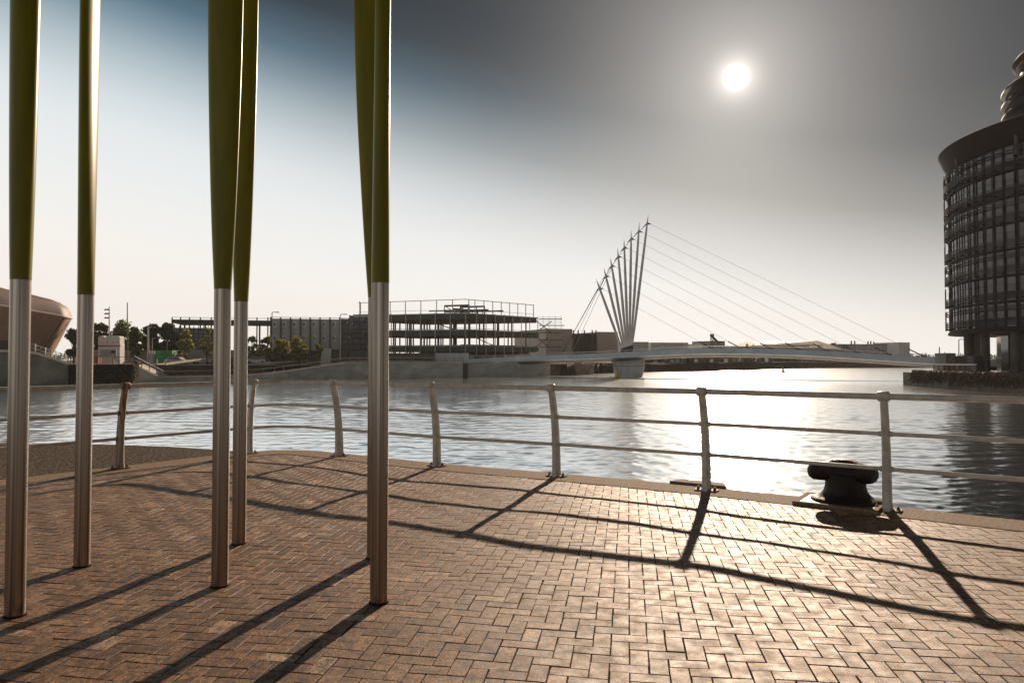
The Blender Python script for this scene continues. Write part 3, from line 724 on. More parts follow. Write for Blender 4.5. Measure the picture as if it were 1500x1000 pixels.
# low terrace ramps
for k, (x0, y0, Y0, x1, y1, Y1, mt, lab) in enumerate((
    (196, 539, 118, 300, 525.5, 140, 'conc_l', 'pale thin ramp edge rising to the right above the low promenade'),
    (215, 534, 122, 330, 533.5, 132, 'conc_d', 'long dark low terrace wall behind the low promenade'),
    (330, 533, 132, 470, 527.5, 150, 'conc_d', 'dark low terrace wall behind the rising promenade'),
    (362, 534.0, 134, 450, 528, 148, 'conc_l', 'pale sloped kerb on the terrace behind the rising promenade'))):
    a, b_ = W(x0, y0, Y0), W(x1, y1, Y1); mb = MB()
    if mt == 'conc_d': mb.prism([(a.x, a.y), (b_.x, b_.y), (b_.x, b_.y + 3), (a.x, a.y + 3)], -1, [a.z, b_.z, b_.z, a.z])
    else: mb.beam(a, b_, .5, .35)
    tag(mb.build('terrace_kerb' if mt == 'conc_l' else 'low_terrace', M[mt], origin=a), lab, 'terrace')

# ---------------------------------------------------------------- trees
def tree(px, pyb, pyt, wpx, Y, mt, lab, n=16, nper=95, size=.3, trunk=.22, name='tree', group='trees along the far banks'):
    base = W(px, pyb, Y); base.z = max(LZ - .05, base.z) if False else LZ - .05; topz = zt(pyt, Y); wd = wpx / FPX * Y / 2; hgt = topz - base.z
    e = empty(name, base, lab, 'tree', group)
    mb = MB(); lean_ = rng.normal(0, .03, 2); T = [base + Vector((lean_[0] * z, lean_[1] * z, z)) for z in (0, hgt * .3, hgt * .6, hgt * .85)]
    mb.tube(T, [trunk, trunk * .75, trunk * .45, trunk * .15], 8)
    cs, rs = [], []
    for k in range(int(n * 1.6)):
        th = rng.rand() * 6.28; rr_ = wd * .78 * math.sqrt(rng.rand()); zz = hgt * (.22 + .70 * rng.rand()); fall = 1 - max(0, (zz / hgt - .55)) * 1.3
        r_ = wd * (.26 + .18 * rng.rand()); c = base + Vector((math.cos(th) * rr_ * fall, math.sin(th) * rr_ * fall, min(zz, hgt - r_ * .8))); cs.append(c); rs.append(r_)
        s0 = T[1].lerp(T[2], rng.rand()); mb.tube([s0, s0.lerp(c, .5) + Vector((0, 0, -.1)), c], [trunk * .35, trunk * .22, trunk * .08], 5)
    mb.build('trunk', M['bark'], e)
    lf = MB(); leaf_cloud(lf, cs, rs, nper, size); lf.build('crown', mt, e)
    return e
LD, LM, LY = M['leaf_dark'], M['leaf_mid'], M['leaf_yellow']
tree(108, 516, 481, 32, 150, LD, 'dark tree beside the end of the curved tan building')
tree(142, 516, 473, 44, 150, LD, 'dark tree behind the second pole and the white cabins', n=20)
tree(177, 516, 468, 44, 152, LM, 'tall leafy tree directly behind the white cabin stack', n=22)
tree(199, 516, 478, 26, 146, LM, 'sunlit light green tree right of the white cabins')
tree(221, 516, 474, 34, 156, LD, 'dark tree left of the open steel canopy', n=20)
tree(245, 516, 472, 34, 150, LD, 'dark tree overlapping the left end of the steel canopy', n=20)
tree(273, 522, 482, 22, 142, LY, 'thin yellow green sapling in front of the canopy racks', n=9, nper=50, trunk=.1)
tree(303, 522, 478, 20, 142, LY, 'thin sapling behind the third pole', n=9, nper=50, trunk=.1)
tree(368, 520, 490, 22, 158, LY, 'sapling under the canopy right of the fourth pole', n=8, nper=50, trunk=.1)
tree(390, 522, 491, 26, 144, LY, 'yellow green tree at the left corner of the grey panelled building', n=12, nper=60, trunk=.12)
tree(413, 522, 496, 30, 145, LY, 'widest yellow green tree before the grey panelled building', n=12, nper=60, trunk=.12)
tree(438, 522, 492, 28, 144, LY, 'yellow green tree before the middle of the grey panelled building', n=12, nper=60, trunk=.12)
tree(466, 522, 501, 14, 146, LY, 'small tree in front of the right part of the grey panelled building', n=7, nper=45, trunk=.1)
for k, (px, w_, pt_, Y, lab) in enumerate(((1078, 26, 517, 270, 'pale bush on the far bank left of the arched hoops'), (1150, 44, 516, 300, 'dark bushy tree on the far bank under the trapezoid roof'),
      (1190, 40, 517, 310, 'dark tree on the far bank below the right end of the trapezoid roof'), (1225, 46, 518, 318, 'dark tree on the far bank below the chimneyed warehouse'),
      (1262, 44, 519, 322, 'dark low tree between the warehouse chimneys on the far bank'), (1300, 44, 521, 326, 'dark tree on the far bank left of the pale silo'), (1338, 44, 522, 330, 'dark tree on the far bank right of the pale silo'), (1376, 46, 523, 335, 'dark tree on the far bank next to the round building'))):
    tree(px, 530, pt_, w_, Y, LM if k == 0 else LD, lab, n=16, nper=60, size=.55, trunk=.3)
# distant wood closing the horizon
mb = MB()
for k in range(170):
    x = -730 + 1460 * k / 169; leaf_cloud(mb, [(x + rng.normal(0, 2), 735 + rng.normal(0, 6), 3 + rng.rand() * 1.5)], [6.5], 60, 1.3, .6)
tag(mb.build('far_woodland', M['leaf_dark']), kind='stuff')

# ---------------------------------------------------------------- curved tan building (left)
e = empty('curved_building', W(60, 526, 128), 'large curved tan metal clad building with a ribbed roof at the left edge', 'building')
plan = [W(-260, 526, 96), W(-140, 526, 104), W(0, 526, 116), W(45, 526, 121), W(80, 526, 125), W(95, 526, 127), W(103, 526, 130), W(105, 526, 134), W(101, 526, 140), W(88, 526, 147), W(40, 526, 156), W(-140, 526, 160)]
ztrim = [zt(425, 96), zt(432, 104), zt(447.5, 116), zt(455, 121), zt(461, 125), zt(464, 127), zt(465.5, 130), zt(466, 134), zt(465, 140), zt(465, 147), zt(463, 156), zt(455, 160)]
cen = W(-140, 526, 133)
def off_in(p, d):
    v = (Vector((cen.x, cen.y)) - Vector((p.x, p.y))); v.normalize(); return Vector((p.x + v.x * d, p.y + v.y * d))
def ring(ds, zs): return [(*off_in(p, d), z) for p, d, z in zip(plan, ds, zs)]
n_ = len(plan)
rows = [ring([4.6 if i >= 4 else 2.8 for i in range(n_)], [0.4] * n_), ring([.3] * n_, [z - .5 for z in ztrim]), ring([0] * n_, ztrim)]
MB().loft([[tuple(catmull([Vector(q_) for q_ in r_], 5)[k]) for k in range((n_ - 1) * 5 + 1)] for r_ in rows]).build('wall', M['tan_wall'], e, smooth=True, angle=60)
roofp = [(0, 0), (.35, 1.3), (1.1, 2.3), (2.4, 3.0), (5, 3.7), (9, 4.2), (16, 4.6)]
fall = [1.0, 1.0, 1.0, .98, .95, .92, .9, .88, .9, .95, 1, 1]
rr2 = [[tuple(q_) for q_ in catmull([Vector(q_) for q_ in ring([d * (1 if i < 4 else .9) for i in range(n_)], [zt_ + hz * fall[i] for i, zt_ in enumerate(ztrim)])], 5)] for d, hz in roofp]
MB().loft(rr2).build('roof', M['tan_roof'], e, smooth=True, angle=60)
MB().tube([Vector(p) for p in rr2[0]], .16, 6).build('eaves_trim', M['trim'], e)
MB().tube([Vector(p) + Vector((0, 0, .06)) for p in rr2[3]], .08, 6).build('roof_seam', M['trim'], e)
r0 = [Vector(q_) for q_ in ring([.1] * n_, ztrim)][5]; r1 = Vector((*off_in(W(66, 526, 123), 2.7), .6)); d_ = Vector((0, -.35, 0))
MB().beam(r0 + d_ + Vector((0, 0, -.3)), r1 + d_, .16).build('facade_seam', M['steel_dark'], e)
a = W(-60, 514, 108.5); b_ = W(13, 514, 112)
MB().prism([(a.x, a.y), (b_.x, b_.y), (b_.x, b_.y + 3), (a.x, a.y + 3)], LZ, zt(498, 110)).build('entrance_recess', M['steel_dark'], e)

# ---------------------------------------------------------------- site clutter on the left bank
def boxat(name, px0, px1, pyt, pyb, Y, depth, mt, lab, cat, parent=None, group=None, Y1=None, z0=None):
    Y1 = Y1 or Y; poly = fp(px0, Y, px1, Y1, depth); z0_ = zt(pyb, (Y + Y1) / 2) if z0 is None else z0
    mb = MB().prism([tuple(p) for p in poly], z0_, zt(pyt, (Y + Y1) / 2))
    if parent: return mb.build(name, mt, parent)
    return tag(mb.build(name, mt, origin=(poly[0].x, poly[0].y, z0_)), lab, cat, group)
# stacked cabins: four lift-off tanks side by side on a striped base unit
cb = empty('cabin_block', W(143, 521, 134), 'white two storey site cabin block with rounded tops and a red stripe', 'cabin')
boxat('body', 143.5, 175.5, 503, 522, 134, 1.6, M['white'], 0, 0, cb, z0=LZ)
boxat('stripe', 143.3, 175.7, 505.6, 507.4, 133.96, .2, M['red'], 0, 0, cb)
for x0, x1, nv in ((143.5, 153.6, 1), (153.9, 175.5, 3)):
    a = W(x0, 503, 134.05); b_ = W(x1, 503, 134.05); z1 = zt(493, 134); z0 = zt(503, 134) - .02
    w_ = b_.x - a.x; pts_ = [(a.x, z0), (a.x + w_, z0), (a.x + w_, z1 - .1), (a.x + w_ - .25, z1 + .1), (a.x + w_ * .5, z1 + .2), (a.x + .25, z1 + .1), (a.x, z1 - .1)]
    mb = MB(); mb.add([(x, 134.05, z) for x, z in pts_] + [(x, 135.6, z) for x, z in pts_], [tuple(range(7)), tuple(range(7, 14))[::-1]] + [(i, i + 7, (i + 1) % 7 + 7, (i + 1) % 7) for i in range(7)])
    u_o = mb.build('upper_unit', M['white'], cb)
    for k in range(nv):
        xc = a.x + w_ * (k + .6) / nv; MB().box(xc - .14, 133.97, z0 + .1, xc + .12, 134.1, z0 + .42).build('vent', M['gpanel'], u_o)
sg = empty('site_sign', W(147, 524, 130), 'white rectangular sign board with a dark oval emblem before the white cabins', 'sign')
boxat('board', 147, 170, 511.8, 521.5, 130, .12, M['greyblue'], 0, 0, sg)
mb = MB(); c = W(165.5, 515.3, 129.93)
mb.lathe((0, 0, 0), [(.5, 0), (.5, .03)], 20, 1.0, .52); mb.v = [(c.x + x, 129.96 - z, c.z + y) for x, y, z in mb.v]; mb.build('emblem', M['carpaint_d'], sg)
mb = MB()
for zz_, w_ in ((514.2, 7), (516.2, 9), (518.2, 6)):
    a = W(150, zz_, 129.95); mb.box(a.x, 129.93, a.z, a.x + w_ * .12, 129.99, a.z + .08)
mb.build('lettering_line', M['gpanel'], sg)
for x in (149, 168): MB().beam(W(x, 521, 130.15), W(x, 528, 130.15), .12).build('leg', M['steel_dark'], sg)
# masts
fm = empty('floodlight_mast', W(160, 527, 138), 'slender mast with three floodlight pairs above the white cabins', 'mast')
b0 = W(160, 527, 138); t0 = W(160, 449, 138)
MB().tube([b0, t0], [.16, .08], 8).build('pole', M['gpanel'], fm)
for zz_ in (453, 459, 465):
    c = W(157, zz_, 138); mb = MB(); mb.beam(c, W(160, zz_, 138), .07)
    for dx in (-.35, .12): mb.add([(c.x + dx - .15, 137.7, c.z - .16), (c.x + dx + .16, 137.7, c.z - .04), (c.x + dx + .2, 138.1, c.z + .16), (c.x + dx - .12, 138.1, c.z + .1), (c.x + dx - .1, 138.2, c.z - .2), (c.x + dx + .2, 138.2, c.z - .1)], [(0, 1, 2, 3), (0, 4, 5, 1), (3, 2, 5, 4), (0, 3, 4), (1, 5, 2)])
    mb.build('floodlight', M['steel_dark'], fm)
def column(px, pyt, Y, r, lab, mt='steel_dark', pyb=527, name='lighting_column', head=True):
    e = empty(name, W(px, pyb, Y), lab, 'lamp post'); MB().tube([W(px, pyb, Y), W(px, pyt, Y)], [r, r * .6], 8).build('pole', M[mt], e)
    if head:
        c = W(px, pyt, Y); MB().tube([c, c + Vector((.25, 0, .12)), c + Vector((1.0, 0, .1))], [r * .6, r * .5, r * .4], 6).build('arm', M[mt], e)
        MB().box(c.x + .7, Y - .15, c.z + .02, c.x + 1.35, Y + .15, c.z + .17).build('lamp_head', M['steel_dark'], e)
    return e
column(186.5, 443, 122, .12, 'tall dark red brown pole standing at the top of the bank steps', 'brown', head=False, name='tall_pole')
column(217, 480, 140, .22, 'thick pale lighting column before the dark trees', 'gpanel')
column(223, 496, 140, .09, 'short thin lighting column right of the thick pale one', 'gpanel')
column(245, 500, 146, .07, 'small thin post left of the canopy racks', 'gpanel', head=False, name='thin_post')
column(398.5, 458, 136, .13, 'dark lighting column at the left corner of the grey panelled building')
column(498.5, 461, 146, .14, 'pale lighting column at the right end of the grey panelled building', 'gpanel')
column(527, 441, 160, .13, 'dark post at the left end of the unfinished steel building roof', head=False, name='thin_post')
column(1404.5, 498, 100, .10, 'white lamp column under the round building', 'white', pyb=540)
column(1376, 508, 240, .25, 'distant chimney-like post just left of the round building', 'brown', head=False, name='thin_post', pyb=530)
# hoarding, containers, cars, cones
boxat('site_hoarding', 128, 262, 512.2, 521, 146, .25, M['gpanel'], 'long grey site hoarding below the dark trees', 'hoarding', z0=LZ, Y1=152)
boxat('site_hoarding', 262, 395, 512.5, 521, 152, .25, M['gpanel'], 'long grey site hoarding below the steel canopy', 'hoarding', z0=LZ, Y1=160)
boxat('skip_container', 227, 252, 513, 526, 140, 2.4, M['green'], 'bright green covered container on the left bank', 'container', z0=LZ)
boxat('storage_box', 217, 226, 513.5, 526, 141, 2, M['gpanel'], 'grey cabinet next to the green container', 'cabinet', z0=LZ)
boxat('portable_toilet', 137, 143.5, 523, 531, 122, 1.1, M['red'], 'small dark red box on the pink path near the sign', 'box', z0=LZ)
boxat('site_office', 470, 485, 511, 525, 150, 3, M['white'], 'pale site office with tan end wall before the dark scaffold', 'cabin', z0=LZ)
boxat('office_annex', 485.2, 509, 511.5, 525, 150.1, 3, M['hoard'], 'dark poster covered cabin right of the pale site office', 'cabin', z0=LZ)
boxat('site_fence', 509.5, 545, 513.5, 527, 150.4, .2, M['dgreen'], 'dark green fence panel left of the right-hand pole', 'fence', z0=LZ)
def car(px, py, Y, mt, lab, s=1.0, yaw=0):
    c = W(px, py, Y); c.z = LZ + .02
    e = empty('parked_car', c, lab, 'car', 'cars parked on the far left bank')
    prof = [(-2.1, .35), (2.1, .35), (2.15, .75), (1.35, .95), (.7, 1.42), (-.9, 1.46), (-1.7, 1.0), (-2.15, .9)]
    def ex(pr_, y0, y1, k=1): 
        mb = MB(); n2 = len(pr_); mb.add([(c.x + x * s, c.y + y0, c.z + z) for x, z in pr_] + [(c.x + x * s, c.y + y1, c.z + z) for x, z in pr_], [tuple(range(n2)), tuple(range(n2, 2 * n2))[::-1]] + [(i, i + n2, (i + 1) % n2 + n2, (i + 1) % n2) for i in range(n2)]); return mb
    ex(prof, -.85, .85).build('body', mt, e)
    ex([(-1.45, 1.0), (1.2, .98), (.62, 1.34), (-.85, 1.38)], -.87, .87).build('window', M['winglass'], e)
    for x in (-1.35, 1.35):
        for y in (-.8, .8):
            mb = MB().lathe((0, 0, 0), [(.33, -.11), (.33, .11)], 14); mb.v = [(c.x + x * s + a, c.y + y + q_, c.z + .33 + b2) for a, b2, q_ in mb.v]; mb.build('wheel', M['rubber'], e)
    return e
car(259, 525, 138, M['carpaint_w'], 'white parked car right of the green container')
car(297, 523, 146, M['carpaint_w'], 'white parked car behind the third pole')
car(377, 524, 146, M['carpaint_w'], 'white parked car between the fourth pole and the yellow green trees')
car(345, 524, 149, M['carpaint_d'], 'dark parked car behind the two middle poles')
for k, (px, py, lab) in enumerate(((119, 531, 'pale post bollard near the second pole'), (167, 526, 'white barrier post under the sign board'), (175, 527, 'white barrier post right of the sign board'), (230, 527, 'white cone left of the green container base'), (243, 527, 'white cone below the green container'))):
    c = W(px, py, 124); c.z = LZ; tag(MB().lathe(c, [(.22, 0), (.2, .05), (.12, .5), (.1, 1.0), (.03, 1.05)], 10).build('marker_post', M['white'], origin=c, smooth=True), lab, 'post', 'small pale posts on the far bank')
# slim fence posts along upper path
up_ = empty('upper_path_railing', W(100, 531, 110), 'thin dark railing above the ivy hedge', 'railing')
for k in range(11):
    x = 100 + k * 9.3; a = W(x, 533, 108 + k * .4); a.z = h0.z - .02; MB().beam(a, a + Vector((0, 0, 1.1)), .08).build('post', M['steel_dark'], up_)
a = W(100, 533, 108); b_ = W(193, 533, 112); a.z = b_.z = h0.z + 1.08
MB().beam(a, b_, .07).build('handrail', M['steel_dark'], up_)

# ---------------------------------------------------------------- open canopy
cn = empty('open_canopy', W(251, 524, 158), 'long flat steel canopy on thin columns left of the grey panelled building', 'canopy')
def bar(px0, px1, pyt, pyb, Y0, Y1, depth, nm, mt, par): return boxat(nm, px0, px1, pyt, pyb, Y0, depth, mt, 0, 0, par, Y1=Y1)
bar(251, 397, 468.5, 473.5, 158, 163, 12, 'roof_slab', M['steel_dark'], cn)
bar(251, 397, 465.2, 465.8, 157.8, 162.8, .12, 'roof_rail', M['gpanel'], cn)
for x in (251.5, 264, 277, 293, 309, 321, 343, 362, 376, 392):
    Yc = 158 + (x - 251) / 146 * 5; a = W(x, 526, Yc - .15); a.z = LZ; MB().beam(a, (a.x, a.y, zt(464.8, Yc)), .22).build('column', M['steel_dark'], cn)
for x in (270, 300, 330, 355, 380):
    Yc = 168; a = W(x, 526, Yc); a.z = LZ; MB().beam(a, (a.x, a.y, zt(473, Yc)), .3).build('column', M['steel_dark'], cn)
for y in (480, 485.5, 491, 496.5, 502, 507.5):
    bar(249, 309, y, y + 1.1, 155, 157, .25, 'rack_shelf', M['gpanel'], cn)
for x in (249.5, 256, 263, 270, 277, 284, 291, 298, 305, 309):
    Yc = 155 + (x - 249) / 60 * 2; MB().beam(W(x, 519, Yc - .1), W(x, 477, Yc - .1), .12).build('rack_post', M['steel_dark'], cn)
bar(251, 318, 481, 513, 158, 160.5, .2, 'screen_wall', M['bluegrey'], cn)

# ---------------------------------------------------------------- grey panelled building
gb = empty('panelled_building', W(396, 524, 160), 'grey panelled building with dark vertical ribs and two rows of small windows', 'building')
bar(396, 499, 467, 513, 162, 166, 14, 'wall', M['gpanel'], gb)
boxat('undercroft', 396, 499, 513.01, 523, 163.2, 10, M['steel_dark'], 0, 0, gb, Y1=167.2, z0=LZ)
bar(395, 536, 465.0, 465.6, 160.5, 166, .12, 'roof_rail', M['gpanel'], gb)
rib = None
for k in range(8):
    x = 396.3 + k * 14.45; Yc = 161.7 + k * .57; a = W(x, 520, Yc); a.z = LZ
    MB().beam(a, (a.x, a.y, zt(464.6, Yc)), .28).build('rib', M['steel_dark'], gb)
for k in range(7):
    for y in (475, 495.5):
        if k in () : continue
        x = 402 + k * 14.45; Yc = 161.93 + (k + .4) * .57
        w_ = bar(x - 2.6, x + 2.6, y - 4, y + 4, Yc - .03, Yc - .0, .12, 'window', M['white'], gb)
        c0, c1 = W(x - 1.5, y + 2.6, Yc - .08), W(x + 1.5, y - 2.6, Yc - .08)
        MB().box(c0.x, Yc - .08, c0.z, c1.x, Yc, c1.z).build('pane', M['winglass'], w_)
bar(499.3, 537, 467, 513, 167, 169, 10, 'dark_bay', M['bluegrey'], gb)
ds = empty('bay_scaffold', W(500, 524, 162), 'dark scaffold standing against the right end of the grey panelled building', 'scaffold')
for k in range(5):
    x = 502 + k * 8.2; MB().beam(W(x, 523, 164), W(x, 466, 164), .14).build('standard', M['steel_dark'], ds)
for y in (470, 481, 487, 494, 503, 511): bar(500, 536, y, y + 1.5 + (y % 3) * .6, 163.6, 164.4, .9, 'platform', M['steel_dark'], ds)
for k in range(3): MB().beam(W(504 + k * 10, 511 - k * 4, 163.7), W(518 + k * 7, 487 - k * 6, 163.7), .2).build('brace', M['steel_dark'], ds)
for x, y in ((509, 472), (512, 494), (516, 473)): 
    c = W(x, y, 163.4); MB().box(c.x - .15, 163.2, c.z - .15, c.x + .15, 163.5, c.z + .15).build('work_lamp', M['white'], ds)

# ---------------------------------------------------------------- unfinished steel building
C0 = W(682, 526, 160).xy; L0 = W(512, 526, 170).xy; R0 = W(786, 526, 178).xy
dL = L0 - C0; dR = R0 - C0; B0 = L0 + dR
sf = empty('unfinished_building', (C0.x, C0.y, LZ), 'unfinished multi storey steel frame building with open floors beside the bridge', 'building')
def zq(py): return zt(py, 160)
def quad(g=0): return [tuple(C0), tuple(R0), tuple(B0), tuple(L0)]
levels = [(459, 467.0), (483, 491.0), (506.5, 514.5)]
for a, b_ in levels:
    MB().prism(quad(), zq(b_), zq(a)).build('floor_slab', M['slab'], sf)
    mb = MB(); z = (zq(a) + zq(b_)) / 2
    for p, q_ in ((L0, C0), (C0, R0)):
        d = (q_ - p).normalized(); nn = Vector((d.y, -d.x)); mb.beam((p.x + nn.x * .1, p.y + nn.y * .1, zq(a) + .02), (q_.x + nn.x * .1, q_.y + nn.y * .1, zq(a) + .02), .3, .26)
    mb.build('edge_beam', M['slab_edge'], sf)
MB().prism([tuple(C0 + dL * .02 + dR * .06), tuple(C0 + dL * .02 + dR), tuple(B0), tuple(L0 + dR * .06)], LZ, LZ + .25).build('ground_slab', M['slab'], sf)
MB().prism([tuple(L0 + dR * .9), tuple(B0 - dL * 0 - dR * .1), tuple(R0 - dR * .1), tuple(R0 - dR * .12), tuple(L0 + dR * .88)], LZ + .3, zq(513)).build('sky_block_wall', M['slab'], sf)  # added dark wall, closes off bright sky seen through the ground floor
cp = MB().box(-.09, -.09, 0, .09, .09, 1).build('column', M['gpanel'], sf, local=True)
ct = MB().box(-.16, -.16, 0, .16, .16, 1).build('column', M['steel_dark'], sf, local=True)
first = {'p': True, 't': True}
def pcol(xy, z0, z1, thick=False):
    src = ct if thick else cp; key = 't' if thick else 'p'
    c = src if first[key] else copy_tree(src, sf); first[key] = False
    c.location = Vector((xy.x, xy.y, z0)) - ROOT[sf.name]; c.scale = (1, 1, z1 - z0)
nL, nR = 8, 8
for k in range(nL + 1): pcol(C0 + dL * (k / nL) + Vector((0, -.35)), LZ, zq(457))
for k in range(1, nR + 1): pcol(C0 + dR * (k / nR) + Vector((.3, -.3)), LZ, zq(457))
for i in range(8):
    for j in range(5):
        q_ = C0 + dL * ((i + .2 + .3 * (j % 2)) / 8) + dR * ((j + .4) / 5)
        pcol(q_, LZ + .25, zq(462.3), True)
# parapet posts and top rail
pts = [L0 + (C0 - L0) * .0, C0, R0]
for k in range(8): pcol(C0 + dL * (k / 7.5) + dR * .04, zq(459) + .02, zt(438, 160))
for k in range(1, 9): pcol(C0 + dR * (k / 8.4), zq(459) + .02, zt(438, 160))
zr = zt(438.3, 160)
mb = MB(); mb.beam((*(C0 + dL * .95 + dR * .04), zr), (*C0, zr), .14); mb.beam((*C0, zr), (*(C0 + dR * .96), zr), .14); mb.build('parapet_rail', M['gpanel'], sf)
mb = MB(); zr2 = zt(453, 160); mb.beam((*(C0 + dL * .95 + dR * .04), zr2), (*C0, zr2), .07); mb.beam((*C0, zr2), (*(C0 + dR * .96), zr2), .07); mb.build('guard_rail', M['gpanel'], sf)
# plant frame on the roof
pf = MB(); o1 = C0 + dL * .22 + dR * .22; ux = dL.normalized() * -1; uy = dR.normalized()
za, zb = zq(459), zt(446, 163)
for i in range(5):
    for j in range(2):
        q_ = o1 + ux * (i * 2.1 - 3) + uy * (j * 5); pf.beam((*q_, za), (*q_, zb if i < 4 else zt(452, 163)), .2)
for j in range(2):
    a = o1 + ux * -3 + uy * (j * 5); pf.beam((*a, zb), (*(a + ux * 6.3), zb), .25, .4); pf.beam((*a, zt(453.5, 163)), (*(a + ux * 11), zt(453.5, 163)), .2, .35); pf.beam((*(a - ux * 4), zt(453.5, 163)), (*a, zt(453.5, 163)), .2, .25)
    pf.beam((*(a + ux * .2), zb), (*(a + ux * 3), za + .3), .18)
pf.build('plant_frame', M['steel_dark'], sf)
pf = MB()
for i in range(6):
    q_ = C0 + dR * (.35 + i * .07) + dL * .3; pf.beam((*q_, za), (*q_, zt(452, 168)), .18)
pf.beam((*(C0 + dR * .3 + dL * .3), zt(452, 168)), (*(C0 + dR * .72 + dL * .3), zt(452, 168)), .25, .35); pf.build('plant_frame', M['steel_dark'], sf)
# left top box girder stub
bar(517, 548, 460.0, 464, 168, 166, 3, 'roof_stub', M['gpanel'], sf)
# cross braces
def xbr(a, b_, y0, y1, w=.16):
    mb = MB(); mb.beam((*a, zq(y0)), (*b_, zq(y1)), w); mb.beam((*a, zq(y1)), (*b_, zq(y0)), w); mb.build('cross_brace', M['steel_dark'], sf)
xbr(C0 + dR * .99, C0 + dR * 1.24, 463, 482); xbr(C0 + dR * .99, C0 + dR * 1.2, 489, 506)
xbr(C0 + dL * .78 + dR * .1, C0 + dL * .9 + dR * .1, 464, 482); xbr(C0 + dL * .78 + dR * .1, C0 + dL * .9 + dR * .1, 488, 507)
mb = MB(); mb.beam((*(C0 + dL * .45 + dR * .1), zq(463)), (*(C0 + dL * .15 + dR * .1), zq(482)), .18); mb.beam((*(C0 + dL * .3 + dR * .5), zq(487)), (*(C0 + dL * .05 + dR * .5), zq(507)), .18); mb.build('diagonal_brace', M['steel_dark'], sf)
# clutter on the middle floors: guard lines and low parapets
for y in (480.5, 505.0):
    mb = MB(); mb.beam((*(C0 + dL), zq(y)), (*C0, zq(y)), .08); mb.beam((*C0, zq(y)), (*R0, zq(y)), .08); mb.build('guard_rail', M['rustred'], sf)
mb = MB().prism([tuple(C0 + dR * .2 + dL * .15), tuple(C0 + dR * .95 + dL * .15), tuple(C0 + dR * .95 + dL * .17), tuple(C0 + dR * .2 + dL * .17)], zq(508), zq(503.5)); mb.build('low_parapet', M['rustred'], sf)
# green netting on the right bays
MB().prism([tuple(R0 - dR * .22 + Vector((.45, -.45))), tuple(R0 + Vector((.45, -.45))), tuple(R0 + Vector((.5, -.3))), tuple(R0 - dR * .22 + Vector((.5, -.3)))], zq(513), zq(507)).build('debris_net', M['dgreen'], sf)
MB().prism([tuple(R0 - dR * .16 + Vector((.45, -.45))), tuple(R0 + Vector((.45, -.45))), tuple(R0 + Vector((.5, -.3))), tuple(R0 - dR * .16 + Vector((.5, -.3)))], zq(492), zq(483)).build('debris_net', M['dgreen'], sf)
# scaffold at the right end
sw = empty('end_scaffold', (*R0, LZ), 'tube and board scaffold at the right end of the unfinished building', 'scaffold')
Rx = R0 + dR * .02; ex = Vector((7.0, 0)) 
for k in range(4):
    q_ = Rx + Vector((1.3 + k * 1.5, .0)); MB().beam((*q_, LZ), (*q_, zt(462.5, 178)), .09).build('standard', M['gpanel'], sw)
for y, x in ((466.5, 6.6), (476, 7.2), (486.5, 6.6), (497, 6.8), (507.5, 6.6)): MB().box(Rx.x + .3, Rx.y - .4, zt(y + 1, 178), Rx.x + x - .6, Rx.y + .5, zt(y, 178)).build('platform', M['steel_dark'], sw)
for y in (464, 470, 473, 480, 483, 491, 494, 502): MB().box(Rx.x + .3, Rx.y - .35, zt(y + .35, 178), Rx.x + 6, Rx.y - .28, zt(y, 178)).build('ledger', M['gpanel'], sw)
# hoardings in front
boxat('poster_hoarding', 562, 618, 517, 531, 146, .2, M['hoard'], 'dark poster covered hoarding right of the right-hand pole', 'hoarding', z0=LZ + .1)
boxat('green_hoarding', 618.4, 637, 517, 531, 146, .2, M['dgreen'], 'dark green hoarding left of the pale grey panels', 'hoarding', z0=LZ + .1)
pg = empty('panel_store', W(637.5, 531, 146), 'stack of pale grey wall panels before the corner of the unfinished building', 'panels')
for k in range(4):
    for j in range(3): boxat('panel', 637.8 + k * 12.4, 649.8 + k * 12.4, 517 + j * 5, 521.8 + j * 5, 146, .3, M['greyblue'], 0, 0, pg)
boxat('low_hoarding', 689, 806, 520, 526, 158, .2, M['greyblue'], 'long low grey pink hoarding behind the left end of the bridge', 'hoarding', z0=LZ, Y1=166)
for k, x in enumerate((700, 716, 733, 748)):
    a = W(x, 523, 157.6); tag(MB().box(a.x - .8, 157.3 + k * .4, LZ, a.x + .8, 157.9 + k * .4, zt(521 , 157)).build('material_stack', M['rustred' if k % 2 else 'hoard'], origin=(a.x, 157.3, LZ)), ('reddish brown' if k % 2 else 'dark') + ' material stack behind the bridge end, ' + ['nearest the grey panels', 'second from the grey panels', 'third from the grey panels', 'farthest from the grey panels'][k], 'stack', 'material stacks behind the bridge end')

